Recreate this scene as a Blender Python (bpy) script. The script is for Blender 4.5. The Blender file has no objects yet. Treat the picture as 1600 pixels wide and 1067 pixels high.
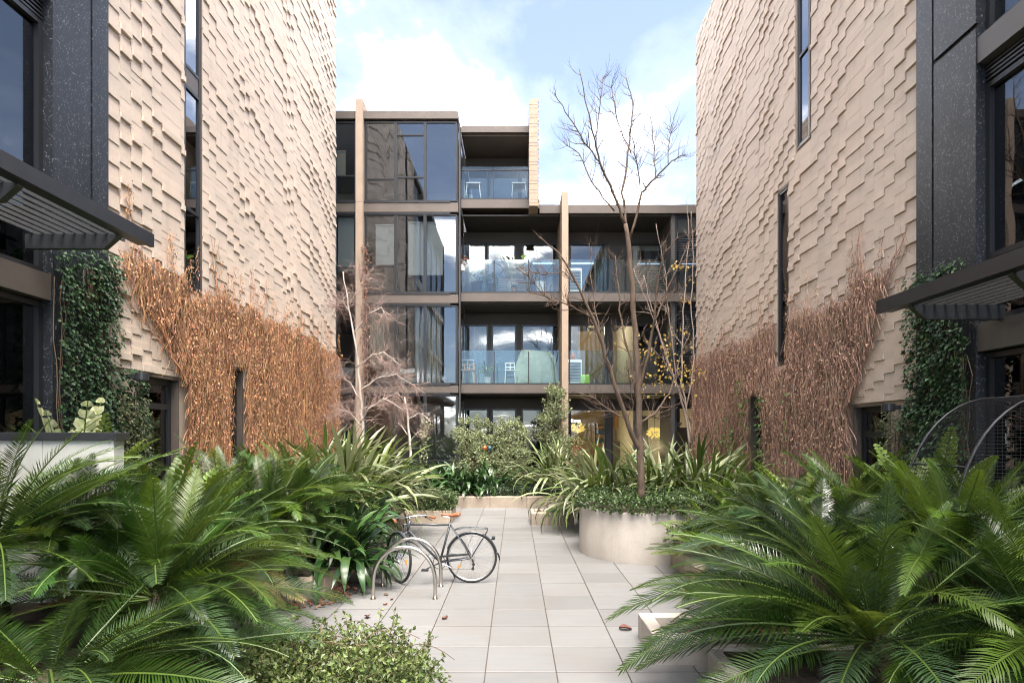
import bpy, math, random
from mathutils import Vector, Matrix, Euler, noise as mnoise

# ------------------------------------------------------------------ camera
scene = bpy.context.scene
F, CX, HY, CAMZ = 920.0, 805.0, 680.0, 2.0        # focal length and optical axis in photo pixels, eye height
cam_data = bpy.data.cameras.new('camera')
cam = bpy.data.objects.new('camera', cam_data)
scene.collection.objects.link(cam)
cam.location = (0, 0, CAMZ)
cam.rotation_euler = (math.radians(90), 0, 0)
cam_data.sensor_width = 36
cam_data.lens = F / 1600 * 36
cam_data.shift_x = -(CX - 800) / 1600
cam_data.shift_y = (HY - 533.5) / 1600
cam_data.clip_start = 0.05
cam_data.clip_end = 2000
scene.camera = cam

# ------------------------------------------------------------------ world, sun, exposure
SUN_EL, SUN_AZ = 68.0, 160.0       # azimuth clockwise from +Y : high behind the camera and to the right, behind thin cloud
world = bpy.data.worlds.new('World')
scene.world = world
world.use_nodes = True
wn, wl = world.node_tree.nodes, world.node_tree.links
wn.clear()
w_out = wn.new('ShaderNodeOutputWorld')
w_bg = wn.new('ShaderNodeBackground')
w_bg.inputs['Strength'].default_value = 0.066
sky = wn.new('ShaderNodeTexSky')
sky.sky_type = 'NISHITA'
sky.sun_disc = False
sky.sun_elevation = math.radians(SUN_EL)
sky.sun_rotation = math.radians(SUN_AZ)
sky.air_density = 0.75
sky.dust_density = 0.5
sky.ozone_density = 1.0
tc = wn.new('ShaderNodeTexCoord')
sep = wn.new('ShaderNodeSeparateXYZ'); wl.new(tc.outputs['Generated'], sep.inputs[0])
zc = wn.new('ShaderNodeMath'); zc.operation = 'MAXIMUM'; zc.inputs[1].default_value = 0.0
wl.new(sep.outputs['Z'], zc.inputs[0])
za = wn.new('ShaderNodeMath'); za.operation = 'ADD'; za.inputs[1].default_value = 0.22
wl.new(zc.outputs[0], za.inputs[0])
dx = wn.new('ShaderNodeMath'); dx.operation = 'DIVIDE'; wl.new(sep.outputs['X'], dx.inputs[0]); wl.new(za.outputs[0], dx.inputs[1])
dy = wn.new('ShaderNodeMath'); dy.operation = 'DIVIDE'; wl.new(sep.outputs['Y'], dy.inputs[0]); wl.new(za.outputs[0], dy.inputs[1])
comb = wn.new('ShaderNodeCombineXYZ'); wl.new(dx.outputs[0], comb.inputs[0]); wl.new(dy.outputs[0], comb.inputs[1])
cl = wn.new('ShaderNodeTexNoise'); cl.noise_dimensions = '3D'
cl.inputs['Scale'].default_value = 1.9; cl.inputs['Detail'].default_value = 8; cl.inputs['Roughness'].default_value = 0.56
cl.inputs['Distortion'].default_value = 0.25
cmap = wn.new('ShaderNodeMapping'); cmap.inputs['Location'].default_value = (3.8487, -5.1998, 2.4949)
wl.new(comb.outputs[0], cmap.inputs[0]); wl.new(cmap.outputs[0], cl.inputs['Vector'])
ramp = wn.new('ShaderNodeValToRGB')
ramp.color_ramp.elements[0].position = 0.44; ramp.color_ramp.elements[0].color = (0.010, 0.010, 0.010, 1)
ramp.color_ramp.elements[1].position = 0.68; ramp.color_ramp.elements[1].color = (1, 1, 1, 1)
for _p, _v in ((.53, .020), (.58, .07)):
    _e = ramp.color_ramp.elements.new(_p); _e.color = (_v, _v, _v, 1)
wl.new(cl.outputs['Fac'], ramp.inputs[0])
cmix = wn.new('ShaderNodeMixRGB'); cmix.inputs['Color2'].default_value = (72.0, 68.5, 64.0, 1)
wl.new(ramp.outputs[0], cmix.inputs['Fac']); wl.new(sky.outputs[0], cmix.inputs['Color1'])
wl.new(cmix.outputs[0], w_bg.inputs['Color']); wl.new(w_bg.outputs[0], w_out.inputs[0])

sun_data = bpy.data.lights.new('sun', 'SUN')
sun_data.energy = 2.4
sun_data.angle = math.radians(45)
sun_data.color = (1.0, 0.93, 0.83)
sun = bpy.data.objects.new('sun', sun_data)
scene.collection.objects.link(sun)
_a, _e = math.radians(SUN_AZ), math.radians(SUN_EL)
_d = Vector((math.sin(_a) * math.cos(_e), math.cos(_a) * math.cos(_e), math.sin(_e)))
sun.rotation_euler = _d.to_track_quat('Z', 'Y').to_euler()
sun.location = (6, -8, 22)

scene.view_settings.view_transform = 'Standard'
scene.view_settings.look = 'None'
scene.view_settings.exposure = 2.56
scene.view_settings.gamma = 1
scene.view_settings.use_curve_mapping = False
scene.cycles.use_denoising = True
scene.cycles.filter_width = 1.1
scene.cycles.max_bounces = 7
scene.cycles.diffuse_bounces = 4
scene.cycles.glossy_bounces = 3
scene.cycles.transmission_bounces = 4
scene.cycles.transparent_max_bounces = 12
scene.cycles.caustics_reflective = False
scene.cycles.caustics_refractive = False
scene.cycles.sample_clamp_indirect = 4

# ------------------------------------------------------------------ helpers
rng = random.Random(11)
R = math.radians

def W(px, py, Y):
    """The point at depth Y that the photograph shows at pixel (px, py)."""
    return Vector(((px - CX) * Y / F, Y, CAMZ + (HY - py) * Y / F))
def wx(px, Y): return (px - CX) * Y / F
def wz(py, Y): return CAMZ + (HY - py) * Y / F

ORG = {}
def link(o, parent=None):
    scene.collection.objects.link(o)
    if parent is not None:
        o.parent = parent
    return o

def tag(o, label=None, cat=None, group=None, kind=None):
    if label: o['label'] = label
    if cat: o['category'] = cat
    if group: o['group'] = group
    if kind: o['kind'] = kind
    return o

def thing(name, label, cat, loc=(0, 0, 0), group=None, rz=0):
    o = bpy.data.objects.new(name, None)
    o.empty_display_size = 0.2
    link(o)
    o.location = loc
    o.rotation_euler = (0, 0, rz)
    ORG[o.name] = Vector(loc)
    return tag(o, label, cat, group)

class MB:
    """Collects faces and builds ONE mesh object (coordinates in world space)."""
    def __init__(self):
        self.v = []; self.f = []; self.m = []
    def quad(self, a, b, c, d, m=0):
        i = len(self.v); self.v += [tuple(a), tuple(b), tuple(c), tuple(d)]
        self.f.append((i, i+1, i+2, i+3)); self.m.append(m)
    def tri(self, a, b, c, m=0):
        i = len(self.v); self.v += [tuple(a), tuple(b), tuple(c)]
        self.f.append((i, i+1, i+2)); self.m.append(m)
    def box(self, x0, x1, y0, y1, z0, z1, m=0):
        if x0 > x1: x0, x1 = x1, x0
        if y0 > y1: y0, y1 = y1, y0
        if z0 > z1: z0, z1 = z1, z0
        i = len(self.v)
        self.v += [(x0,y0,z0),(x1,y0,z0),(x1,y1,z0),(x0,y1,z0),(x0,y0,z1),(x1,y0,z1),(x1,y1,z1),(x0,y1,z1)]
        for q in ((0,3,2,1),(4,5,6,7),(0,1,5,4),(1,2,6,5),(2,3,7,6),(3,0,4,7)):
            self.f.append(tuple(i+k for k in q)); self.m.append(m)
        return self
    def bbox(self, x0, x1, y0, y1, z0, z1, b=0.01, m=0):
        """box with all vertical and top edges chamfered by b"""
        i = len(self.v)
        ring = [(x0+b,y0),(x1-b,y0),(x1,y0+b),(x1,y1-b),(x1-b,y1),(x0+b,y1),(x0,y1-b),(x0,y0+b)]
        cx, cy = (x0+x1)/2, (y0+y1)/2
        def ins(p):
            return (p[0] + (b if p[0] < cx else -b), p[1] + (b if p[1] < cy else -b))
        self.v += [(p[0],p[1],z0) for p in ring] + [(p[0],p[1],z1-b) for p in ring] + [(*ins(p),z1) for p in ring]
        for k in range(8):
            k2 = (k+1) % 8
            self.f.append((i+k, i+k2, i+8+k2, i+8+k)); self.m.append(m)
            self.f.append((i+8+k, i+8+k2, i+16+k2, i+16+k)); self.m.append(m)
        self.f.append(tuple(i+16+k for k in range(8))); self.m.append(m)
        self.f.append(tuple(i+7-k for k in range(8))); self.m.append(m)
        return self
    def tube(self, pts, rad, n=6, cap=True, m=0, closed=False):
        pts = [Vector(p) for p in pts]
        if not hasattr(rad, '__len__'): rad = [rad]*len(pts)
        i0 = len(self.v); N = len(pts)
        prev = None
        for k, p in enumerate(pts):
            if closed: t = pts[(k+1) % N] - pts[k-1]
            else: t = pts[min(k+1, N-1)] - pts[max(k-1, 0)]
            if t.length < 1e-9: t = Vector((0,0,1))
            t.normalize()
            if prev is None:
                ref = Vector((0,0,1)) if abs(t.z) < .9 else Vector((1,0,0))
                u = t.cross(ref).normalized()
            else:
                u = (prev - t*prev.dot(t))
                if u.length < 1e-6: u = t.cross(Vector((1,0.3,0)))
                u.normalize()
            prev = u
            w = t.cross(u)
            for j in range(n):
                a = 2*math.pi*j/n
                q = p + (u*math.cos(a) + w*math.sin(a))*rad[k]
                self.v.append(tuple(q))
        for k in range(N if closed else N-1):
            k2 = (k+1) % N
            for j in range(n):
                j2 = (j+1) % n
                self.f.append((i0+k*n+j, i0+k*n+j2, i0+k2*n+j2, i0+k2*n+j)); self.m.append(m)
        if cap and not closed and n > 2:
            self.f.append(tuple(i0+j for j in range(n))[::-1]); self.m.append(m)
            self.f.append(tuple(i0+(N-1)*n+j for j in range(n))); self.m.append(m)
        return self
    def lathe(self, c, prof, n=24, m=0, capb=True, capt=True):
        c = Vector(c); i0 = len(self.v)
        for r, z in prof:
            for j in range(n):
                a = 2*math.pi*j/n
                self.v.append((c.x+r*math.cos(a), c.y+r*math.sin(a), c.z+z))
        for k in range(len(prof)-1):
            for j in range(n):
                j2 = (j+1) % n
                self.f.append((i0+k*n+j, i0+k*n+j2, i0+(k+1)*n+j2, i0+(k+1)*n+j)); self.m.append(m)
        if capb: self.f.append(tuple(i0+j for j in range(n))[::-1]); self.m.append(m)
        if capt: self.f.append(tuple(i0+(len(prof)-1)*n+j for j in range(n))); self.m.append(m)
        return self
    def mesh(self, name, mats, smooth=False, origin=(0,0,0)):
        me = bpy.data.meshes.new(name)
        o = Vector(origin)
        vs = [(a-o.x, b-o.y, c-o.z) for a, b, c in self.v] if o.length > 0 else self.v
        me.from_pydata(vs, [], self.f)
        if not isinstance(mats, (list, tuple)): mats = [mats]
        for mt in mats: me.materials.append(mt)
        if len(mats) > 1: me.polygons.foreach_set('material_index', self.m)
        if smooth: me.polygons.foreach_set('use_smooth', [True]*len(self.f))
        me.update()
        return me
    def build(self, name, mats, parent=None, smooth=False, label=None, cat=None, group=None, kind=None, origin=None):
        base = ORG.get(parent.name, Vector()) if parent is not None else Vector()
        org = Vector(origin) if origin is not None else base
        o = bpy.data.objects.new(name, self.mesh(name, mats, smooth, org))
        link(o, parent)
        o.location = org - base
        ORG[o.name] = org
        return tag(o, label, cat, group, kind)

def inst(name, me, parent, loc=(0,0,0), rot=(0,0,0), scale=1.0):
    """a part that shares its mesh; location is relative to the parent"""
    o = bpy.data.objects.new(name, me)
    link(o, parent)
    o.location = loc
    o.rotation_euler = rot
    o.scale = (scale,)*3 if not hasattr(scale, '__len__') else scale
    return o

# ------------------------------------------------------------------ materials
def new_mat(name):
    m = bpy.data.materials.new(name); m.use_nodes = True
    n = m.node_tree.nodes; n.clear()
    out = n.new('ShaderNodeOutputMaterial')
    return m, n, m.node_tree.links, out

def noise_node(n, l, scale, detail=4, rough=.55, stretch=None, dist=0):
    geo = n.new('ShaderNodeNewGeometry')
    t = n.new('ShaderNodeTexNoise')
    t.inputs['Scale'].default_value = scale; t.inputs['Detail'].default_value = detail
    t.inputs['Roughness'].default_value = rough; t.inputs['Distortion'].default_value = dist
    if stretch:
        mp = n.new('ShaderNodeMapping'); mp.inputs['Scale'].default_value = stretch
        l.new(geo.outputs['Position'], mp.inputs[0]); l.new(mp.outputs[0], t.inputs['Vector'])
    else:
        l.new(geo.outputs['Position'], t.inputs['Vector'])
    return t

def contrast(n, l, sock, lo, hi):
    r = n.new('ShaderNodeMapRange'); r.inputs['From Min'].default_value = lo; r.inputs['From Max'].default_value = hi
    l.new(sock, r.inputs['Value'])
    return r.outputs['Result']

def mat(name, col, rough=.6, col2=None, vs=3.0, lo=.35, hi=.65, stretch=None, grain=0, gs=60, bump=0, bs=40, metal=0,
        spec=.5, rand=0, island=0, trans=0, tcol=None, streak=0, streak_col=(.2,.17,.14), bdist=.01):
    m, n, l, out = new_mat(name)
    p = n.new('ShaderNodeBsdfPrincipled')
    p.inputs['Roughness'].default_value = rough; p.inputs['Metallic'].default_value = metal
    p.inputs['Specular IOR Level'].default_value = spec
    csock = None
    rgb = n.new('ShaderNodeRGB'); rgb.outputs[0].default_value = (*col, 1); csock = rgb.outputs[0]
    def mix(a, fac_sock, b, btype='MIX', facv=None):
        x = n.new('ShaderNodeMixRGB'); x.blend_type = btype
        l.new(a, x.inputs['Color1'])
        if isinstance(b, tuple): x.inputs['Color2'].default_value = (*b, 1)
        else: l.new(b, x.inputs['Color2'])
        if fac_sock is None: x.inputs['Fac'].default_value = facv
        else: l.new(fac_sock, x.inputs['Fac'])
        return x.outputs[0]
    if col2:
        t = noise_node(n, l, vs, 5, .6, stretch, .3)
        csock = mix(csock, contrast(n, l, t.outputs['Fac'], lo, hi), col2)
    if streak:
        t = noise_node(n, l, 1.0, 4, .6, (7, 7, .45))
        f = contrast(n, l, t.outputs['Fac'], .56, .8)
        mu = n.new('ShaderNodeMath'); mu.operation = 'MULTIPLY'; mu.inputs[1].default_value = streak; l.new(f, mu.inputs[0])
        csock = mix(csock, mu.outputs[0], streak_col)
    if grain:
        t = noise_node(n, l, gs, 3, .7)
        f = contrast(n, l, t.outputs['Fac'], .3, .7)
        v = n.new('ShaderNodeMapRange'); v.inputs['To Min'].default_value = 1-grain; v.inputs['To Max'].default_value = 1+grain
        l.new(f, v.inputs['Value'])
        h = n.new('ShaderNodeHueSaturation'); l.new(csock, h.inputs['Color']); l.new(v.outputs[0], h.inputs['Value'])
        csock = h.outputs[0]
    if rand or island:
        if rand:
            oi = n.new('ShaderNodeObjectInfo'); rs = oi.outputs['Random']; amt = rand
        if island:
            g = n.new('ShaderNodeNewGeometry'); rs = g.outputs['Random Per Island']; amt = island
        v = n.new('ShaderNodeMapRange'); v.inputs['To Min'].default_value = 1-amt; v.inputs['To Max'].default_value = 1+amt
        l.new(rs, v.inputs['Value'])
        hh = n.new('ShaderNodeMapRange'); hh.inputs['To Min'].default_value = .5-.05*amt; hh.inputs['To Max'].default_value = .5+.03*amt
        wn2 = n.new('ShaderNodeTexWhiteNoise'); wn2.noise_dimensions = '1D'; l.new(rs, wn2.inputs['W'])
        l.new(wn2.outputs['Value'], hh.inputs['Value'])
        h = n.new('ShaderNodeHueSaturation'); l.new(csock, h.inputs['Color']); l.new(v.outputs[0], h.inputs['Value']); l.new(hh.outputs[0], h.inputs['Hue'])
        csock = h.outputs[0]
    l.new(csock, p.inputs['Base Color'])
    if bump:
        t = noise_node(n, l, bs, 5, .65, stretch)
        b = n.new('ShaderNodeBump'); b.inputs['Strength'].default_value = bump; b.inputs['Distance'].default_value = bdist
        l.new(t.outputs['Fac'], b.inputs['Height']); l.new(b.outputs[0], p.inputs['Normal'])
    if trans:
        tr = n.new('ShaderNodeBsdfTranslucent')
        if tcol: tr.inputs['Color'].default_value = (*tcol, 1)
        else:
            h2 = n.new('ShaderNodeHueSaturation'); h2.inputs['Value'].default_value = 1.6; h2.inputs['Hue'].default_value = .485; l.new(csock, h2.inputs['Color'])
            l.new(h2.outputs[0], tr.inputs['Color'])
        ms = n.new('ShaderNodeMixShader'); ms.inputs[0].default_value = trans
        l.new(p.outputs[0], ms.inputs[1]); l.new(tr.outputs[0], ms.inputs[2]); l.new(ms.outputs[0], out.inputs[0])
    else:
        l.new(p.outputs[0], out.inputs[0])
    return m

def glass_mat(name, tint=(.75,.82,.84), base=.12, gain=.7, wobble=.02, rough=0.0):
    m, n, l, out = new_mat(name)
    tr = n.new('ShaderNodeBsdfTransparent'); tr.inputs[0].default_value = (*tint, 1)
    gl = n.new('ShaderNodeBsdfGlossy'); gl.inputs['Roughness'].default_value = rough; gl.inputs['Color'].default_value = (.95,.97,1,1)
    lw = n.new('ShaderNodeLayerWeight'); lw.inputs['Blend'].default_value = .35
    r = n.new('ShaderNodeMapRange'); r.inputs['To Min'].default_value = base; r.inputs['To Max'].default_value = min(1, base+gain)
    l.new(lw.outputs['Fresnel'], r.inputs['Value'])
    if wobble:
        t = noise_node(n, l, 1.3, 1, .5)
        b = n.new('ShaderNodeBump'); b.inputs['Strength'].default_value = wobble; b.inputs['Distance'].default_value = 1.0
        l.new(t.outputs['Fac'], b.inputs['Height']); l.new(b.outputs[0], gl.inputs['Normal'])
    ms = n.new('ShaderNodeMixShader'); l.new(r.outputs[0], ms.inputs[0]); l.new(tr.outputs[0], ms.inputs[1]); l.new(gl.outputs[0], ms.inputs[2])
    l.new(ms.outputs[0], out.inputs[0])
    return m

def emit_mat(name, col, s):
    m, n, l, out = new_mat(name)
    e = n.new('ShaderNodeEmission'); e.inputs[0].default_value = (*col, 1); e.inputs[1].default_value = s
    l.new(e.outputs[0], out.inputs[0])
    return m

def speckle_mat(name, col, spk, dens=.62, scale=45):
    """dark precast concrete with pale aggregate flecks"""
    m, n, l, out = new_mat(name)
    p = n.new('ShaderNodeBsdfPrincipled'); p.inputs['Roughness'].default_value = .42
    t = noise_node(n, l, scale, 2, .9)
    f = contrast(n, l, t.outputs['Fac'], dens, dens+.05)
    t2 = noise_node(n, l, 1.2, 4, .6, (2, 2, .5))
    x0 = n.new('ShaderNodeMixRGB'); x0.inputs['Color1'].default_value = (*col, 1); x0.inputs['Color2'].default_value = (col[0]*1.9, col[1]*1.85, col[2]*1.75, 1)
    l.new(contrast(n, l, t2.outputs['Fac'], .35, .7), x0.inputs['Fac'])
    x = n.new('ShaderNodeMixRGB'); l.new(x0.outputs[0], x.inputs['Color1']); x.inputs['Color2'].default_value = (*spk, 1)
    l.new(f, x.inputs['Fac']); l.new(x.outputs[0], p.inputs['Base Color'])
    b = n.new('ShaderNodeBump'); b.inputs['Strength'].default_value = .25; b.inputs['Distance'].default_value = .01
    l.new(t.outputs['Fac'], b.inputs['Height']); l.new(b.outputs[0], p.inputs['Normal'])
    l.new(p.outputs[0], out.inputs[0])
    return m

def paver_mat(name):
    """pale stone plank paver: streaks along X and a fine line or two across each piece"""
    m, n, l, out = new_mat(name)
    p = n.new('ShaderNodeBsdfPrincipled'); p.inputs['Roughness'].default_value = .5; p.inputs['Specular IOR Level'].default_value = .4
    t = noise_node(n, l, 1.0, 6, .65, (1.6, 26, 1))
    x = n.new('ShaderNodeMixRGB'); x.inputs['Color1'].default_value = (.218, .213, .209, 1); x.inputs['Color2'].default_value = (.183, .184, .187, 1)
    l.new(contrast(n, l, t.outputs['Fac'], .3, .7), x.inputs['Fac'])
    t2 = noise_node(n, l, 1.1, 5, .6)
    x2 = n.new('ShaderNodeMixRGB'); l.new(x.outputs[0], x2.inputs['Color1']); x2.inputs['Color2'].default_value = (.21, .186, .168, 1)
    f2 = contrast(n, l, t2.outputs['Fac'], .5, .8); mu = n.new('ShaderNodeMath'); mu.operation = 'MULTIPLY'; mu.inputs[1].default_value = .6
    l.new(f2, mu.inputs[0]); l.new(mu.outputs[0], x2.inputs['Fac'])
    oi = n.new('ShaderNodeObjectInfo')
    v = n.new('ShaderNodeMapRange'); v.inputs['To Min'].default_value = .87; v.inputs['To Max'].default_value = 1.08; l.new(oi.outputs['Random'], v.inputs['Value'])
    h = n.new('ShaderNodeHueSaturation'); l.new(x2.outputs[0], h.inputs['Color']); l.new(v.outputs[0], h.inputs['Value'])
    tcn = n.new('ShaderNodeTexCoord'); sp = n.new('ShaderNodeSeparateXYZ'); l.new(tcn.outputs['Object'], sp.inputs[0])
    last = h.outputs[0]
    for k, (a0, a1) in enumerate(((-.22, -.02), (.04, .24))):
        wnn = n.new('ShaderNodeTexWhiteNoise'); wnn.noise_dimensions = '1D'
        ad = n.new('ShaderNodeMath'); ad.operation = 'ADD'; ad.inputs[1].default_value = 3.7*k; l.new(oi.outputs['Random'], ad.inputs[0]); l.new(ad.outputs[0], wnn.inputs['W'])
        pos = n.new('ShaderNodeMapRange'); pos.inputs['To Min'].default_value = a0; pos.inputs['To Max'].default_value = a1; l.new(wnn.outputs['Value'], pos.inputs['Value'])
        s = n.new('ShaderNodeMath'); s.operation = 'SUBTRACT'; l.new(sp.outputs['Y'], s.inputs[0]); l.new(pos.outputs[0], s.inputs[1])
        ab = n.new('ShaderNodeMath'); ab.operation = 'ABSOLUTE'; l.new(s.outputs[0], ab.inputs[0])
        lt = n.new('ShaderNodeMapRange'); lt.inputs['From Min'].default_value = .0025; lt.inputs['From Max'].default_value = .006
        lt.inputs['To Min'].default_value = .45; lt.inputs['To Max'].default_value = 0; l.new(ab.outputs[0], lt.inputs['Value'])
        xx = n.new('ShaderNodeMixRGB'); l.new(last, xx.inputs['Color1']); xx.inputs['Color2'].default_value = (.22,.19,.17,1); l.new(lt.outputs[0], xx.inputs['Fac'])
        last = xx.outputs[0]
    tw = noise_node(n, l, .55, 5, .62)
    fw = contrast(n, l, tw.outputs['Fac'], .42, .68)
    fm = n.new('ShaderNodeMath'); fm.operation = 'MULTIPLY'; fm.inputs[1].default_value = .35; l.new(fw, fm.inputs[0])
    xw = n.new('ShaderNodeMixRGB'); l.new(last, xw.inputs['Color1']); xw.inputs['Color2'].default_value = (.15,.143,.135,1); l.new(fm.outputs[0], xw.inputs['Fac'])
    last = xw.outputs[0]
    mxe = n.new('ShaderNodeMath'); mxe.operation = 'MAXIMUM'
    for k, ax in enumerate('XY'):
        aa = n.new('ShaderNodeMath'); aa.operation = 'ABSOLUTE'; l.new(sp.outputs[ax], aa.inputs[0]); l.new(aa.outputs[0], mxe.inputs[k])
    ed = n.new('ShaderNodeMapRange'); ed.inputs['From Min'].default_value = .255; ed.inputs['From Max'].default_value = .296; l.new(mxe.outputs[0], ed.inputs['Value'])
    tdn = noise_node(n, l, 3.2, 4, .65); fdn = contrast(n, l, tdn.outputs['Fac'], .35, .7)
    em = n.new('ShaderNodeMath'); em.operation = 'MULTIPLY'; l.new(ed.outputs[0], em.inputs[0]); l.new(fdn, em.inputs[1])
    em2 = n.new('ShaderNodeMath'); em2.operation = 'MULTIPLY'; em2.inputs[1].default_value = .5; l.new(em.outputs[0], em2.inputs[0])
    xe = n.new('ShaderNodeMixRGB'); l.new(last, xe.inputs['Color1']); xe.inputs['Color2'].default_value = (.19,.165,.14,1); l.new(em2.outputs[0], xe.inputs['Fac'])
    last = xe.outputs[0]
    tsp = noise_node(n, l, 7.0, 2, .5)
    fs = contrast(n, l, tsp.outputs['Fac'], .72, .76)
    fsm = n.new('ShaderNodeMath'); fsm.operation = 'MULTIPLY'; fsm.inputs[1].default_value = .35; l.new(fs, fsm.inputs[0])
    xs = n.new('ShaderNodeMixRGB'); l.new(last, xs.inputs['Color1']); xs.inputs['Color2'].default_value = (.24,.21,.18,1); l.new(fsm.outputs[0], xs.inputs['Fac'])
    last = xs.outputs[0]
    l.new(last, p.inputs['Base Color'])
    b = n.new('ShaderNodeBump'); b.inputs['Strength'].default_value = .15; b.inputs['Distance'].default_value = .004
    l.new(t.outputs['Fac'], b.inputs['Height']); l.new(b.outputs[0], p.inputs['Normal'])
    l.new(p.outputs[0], out.inputs[0])
    return m

M = {}
M['brick'] = mat('cream_precast', (.69,.56,.455), .8, (.63,.525,.435), 1.1, grain=.10, gs=70, bump=.35, bs=90, rand=.05, streak=.34, streak_col=(.36,.28,.215), bdist=.006)
M['brick_field'] = mat('cream_precast_field', (.69,.56,.455), .8, (.63,.525,.435), 1.1, grain=.10, gs=70, bump=.35, bs=90, island=.05, streak=.34, streak_col=(.36,.28,.215), bdist=.006)
M['brick_back'] = mat('precast_backing', (.42,.34,.27), .85, (.36,.29,.23), 2)
M['dark_precast'] = speckle_mat('dark_precast', (.011,.0135,.018), (.30,.31,.32))
M['tan_concrete'] = mat('tan_concrete', (.44,.33,.245), .75, (.38,.285,.215), 2.2, grain=.08, streak=.25)
M['bronze'] = mat('bronze_metal', (.15,.12,.10), .45, (.12,.10,.086), 1.5, metal=.2)
M['soffit'] = mat('dark_soffit', (.065,.060,.056), .6)
M['frame'] = mat('black_frame', (.022,.023,.026), .35, spec=.5)
M['canopy'] = mat('charcoal_paint', (.022,.024,.028), .38, (.03,.031,.034), 4)
M['canopy_tan'] = mat('canopy_underside', (.09,.083,.076), .45)
M['slat'] = mat('canopy_slat', (.085,.084,.082), .4)  # greyer than the canopy paint: top-lit slat edges put into the colour
M['white_wall'] = mat('white_render', (.62,.61,.57), .7, (.52,.52,.48), 1.5, streak=.2, streak_col=(.35,.35,.30))
M['limestone'] = mat('limestone', (.41,.335,.265), .8, (.33,.27,.21), 2.5, grain=.10, gs=35, bump=.2, bs=30, streak=.55, streak_col=(.27,.235,.17))
M['concrete'] = mat('pale_concrete', (.47,.42,.37), .75, (.37,.33,.285), 1.4, grain=.07, gs=40, bump=.12, bs=35, streak=.55, streak_col=(.30,.26,.215))
M['paver'] = paver_mat('stone_plank_paver')
M['grout'] = mat('grout', (.12,.11,.10), .9)
M['soil'] = mat('soil', (.06,.043,.030), .95, (.035,.026,.02), 8, bump=.6, bs=25, bdist=.04)
M['ground'] = mat('outer_ground', (.16,.15,.14), .9, (.11,.11,.10), .6)
M['glass_bay'] = glass_mat('bay_glass', (.84,.88,.89), .06, .7, .0012)
M['glass_dark'] = glass_mat('dark_glass', (.22,.25,.27), .07, .6, .003)
M['glass_slot'] = glass_mat('slot_glass', (.45,.5,.52), .30, .7, .002)
M['glass_door'] = glass_mat('door_glass', (.80,.86,.88), .03, .6, .0012)
M['glass_rail'] = glass_mat('rail_glass', (.84,.92,.92), .035, .45, 0)
M['steel'] = mat('stainless_steel', (.55,.52,.48), .28, (.45,.42,.38), 9, metal=1)
M['chrome'] = mat('chrome', (.65,.65,.66), .2, metal=1)
M['bike_paint'] = mat('bike_paint', (.05,.056,.066), .32, spec=.6)
M['rubber'] = mat('rubber', (.022,.021,.021), .75)
M['alloy'] = mat('rim_alloy', (.62,.60,.56), .35, metal=.8)
M['saddle'] = mat('tan_leather', (.36,.125,.052), .5, (.29,.10,.045), 20)
M['amber'] = mat('amber_reflector', (.85,.36,.03), .3)
M['black_plastic'] = mat('black_plastic', (.025,.025,.027), .5)
M['red'] = mat('red_lens', (.35,.02,.02), .3)
M['cycad'] = mat('cycad_leaf', (.022,.056,.006), .38, rand=.55, trans=.18, spec=.5)
M['cycad_bright'] = mat('young_cycad_leaf', (.06,.108,.011), .40, rand=.4, trans=.25, spec=.45)
M['cycad_sheen'] = mat('waxy_cycad_leaf', (.035,.068,.026), .27, rand=.35, trans=.1, spec=.95)
M['cycad_old'] = mat('ageing_cycad_leaf', (.17,.135,.045), .5, rand=.4, trans=.15, spec=.3)
M['rachis'] = mat('frond_stalk', (.075,.12,.02), .45, rand=.2)
M['cycad_trunk'] = mat('cycad_trunk', (.09,.06,.035), .95, (.05,.033,.02), 12, bump=1, bs=25, bdist=.05)
M['zamia'] = mat('broad_leaflet', (.105,.165,.022), .42, rand=.3, trans=.2, spec=.5)
M['flax'] = mat('strap_leaf', (.075,.12,.022), .38, rand=.45, trans=.16, spec=.6)
M['flax_pale'] = mat('pale_strap_leaf', (.22,.25,.125), .38, rand=.4, trans=.16, spec=.6)  # paler leaf tone that also has the leaf highlights put into its colour
M['clivia'] = mat('dark_strap_leaf', (.032,.075,.02), .32, rand=.45, trans=.1, spec=.6)
M['ivy'] = mat('ivy_leaf', (.035,.075,.028), .48, island=.6, trans=.1, spec=.3)
M['ivy_pale'] = mat('small_ivy_leaf', (.105,.115,.048), .45, island=.5, trans=.12)
M['hedge'] = mat('hedge_leaf', (.062,.105,.032), .42, island=.6, trans=.14)
M['cover'] = mat('groundcover_leaf', (.06,.10,.05), .5, island=.5, trans=.1)
M['nandina'] = mat('nandina_leaf', (.235,.275,.14), .45, island=.5, trans=.2)
M['shrub'] = mat('rounded_shrub_leaf', (.11,.15,.045), .42, island=.5, trans=.18)
M['green_vine'] = mat('green_vine_leaf', (.075,.15,.03), .4, island=.5, trans=.2)
M['stem'] = mat('brown_stem', (.13,.085,.055), .85, island=.4)
M['dead_stem'] = mat('dead_vine_stem', (.41,.225,.112), .85, island=.5)
M['dead_leaf'] = mat('dead_leaf', (.46,.265,.135), .7, island=.75, trans=.15)
M['dead_stem_cool'] = mat('dead_vine_stem_shaded', (.45,.29,.205), .85, island=.5)  # copy for the right wall: own pinker tone and shade mixed in the colour
M['dead_leaf_cool'] = mat('dead_leaf_brown', (.42,.27,.18), .7, island=.6, trans=.12)  # right wall leaf copy, partly own brown, partly shade in the colour
M['bark'] = mat('grey_brown_bark', (.17,.115,.08), .9, (.10,.07,.052), 6, stretch=(3,3,.7), bump=.8, bs=20, bdist=.02)
M['twig'] = mat('twig', (.115,.075,.055), .85, island=.3)
M['pale_twig'] = mat('pale_twig', (.33,.26,.21), .8, island=.3)
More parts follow.
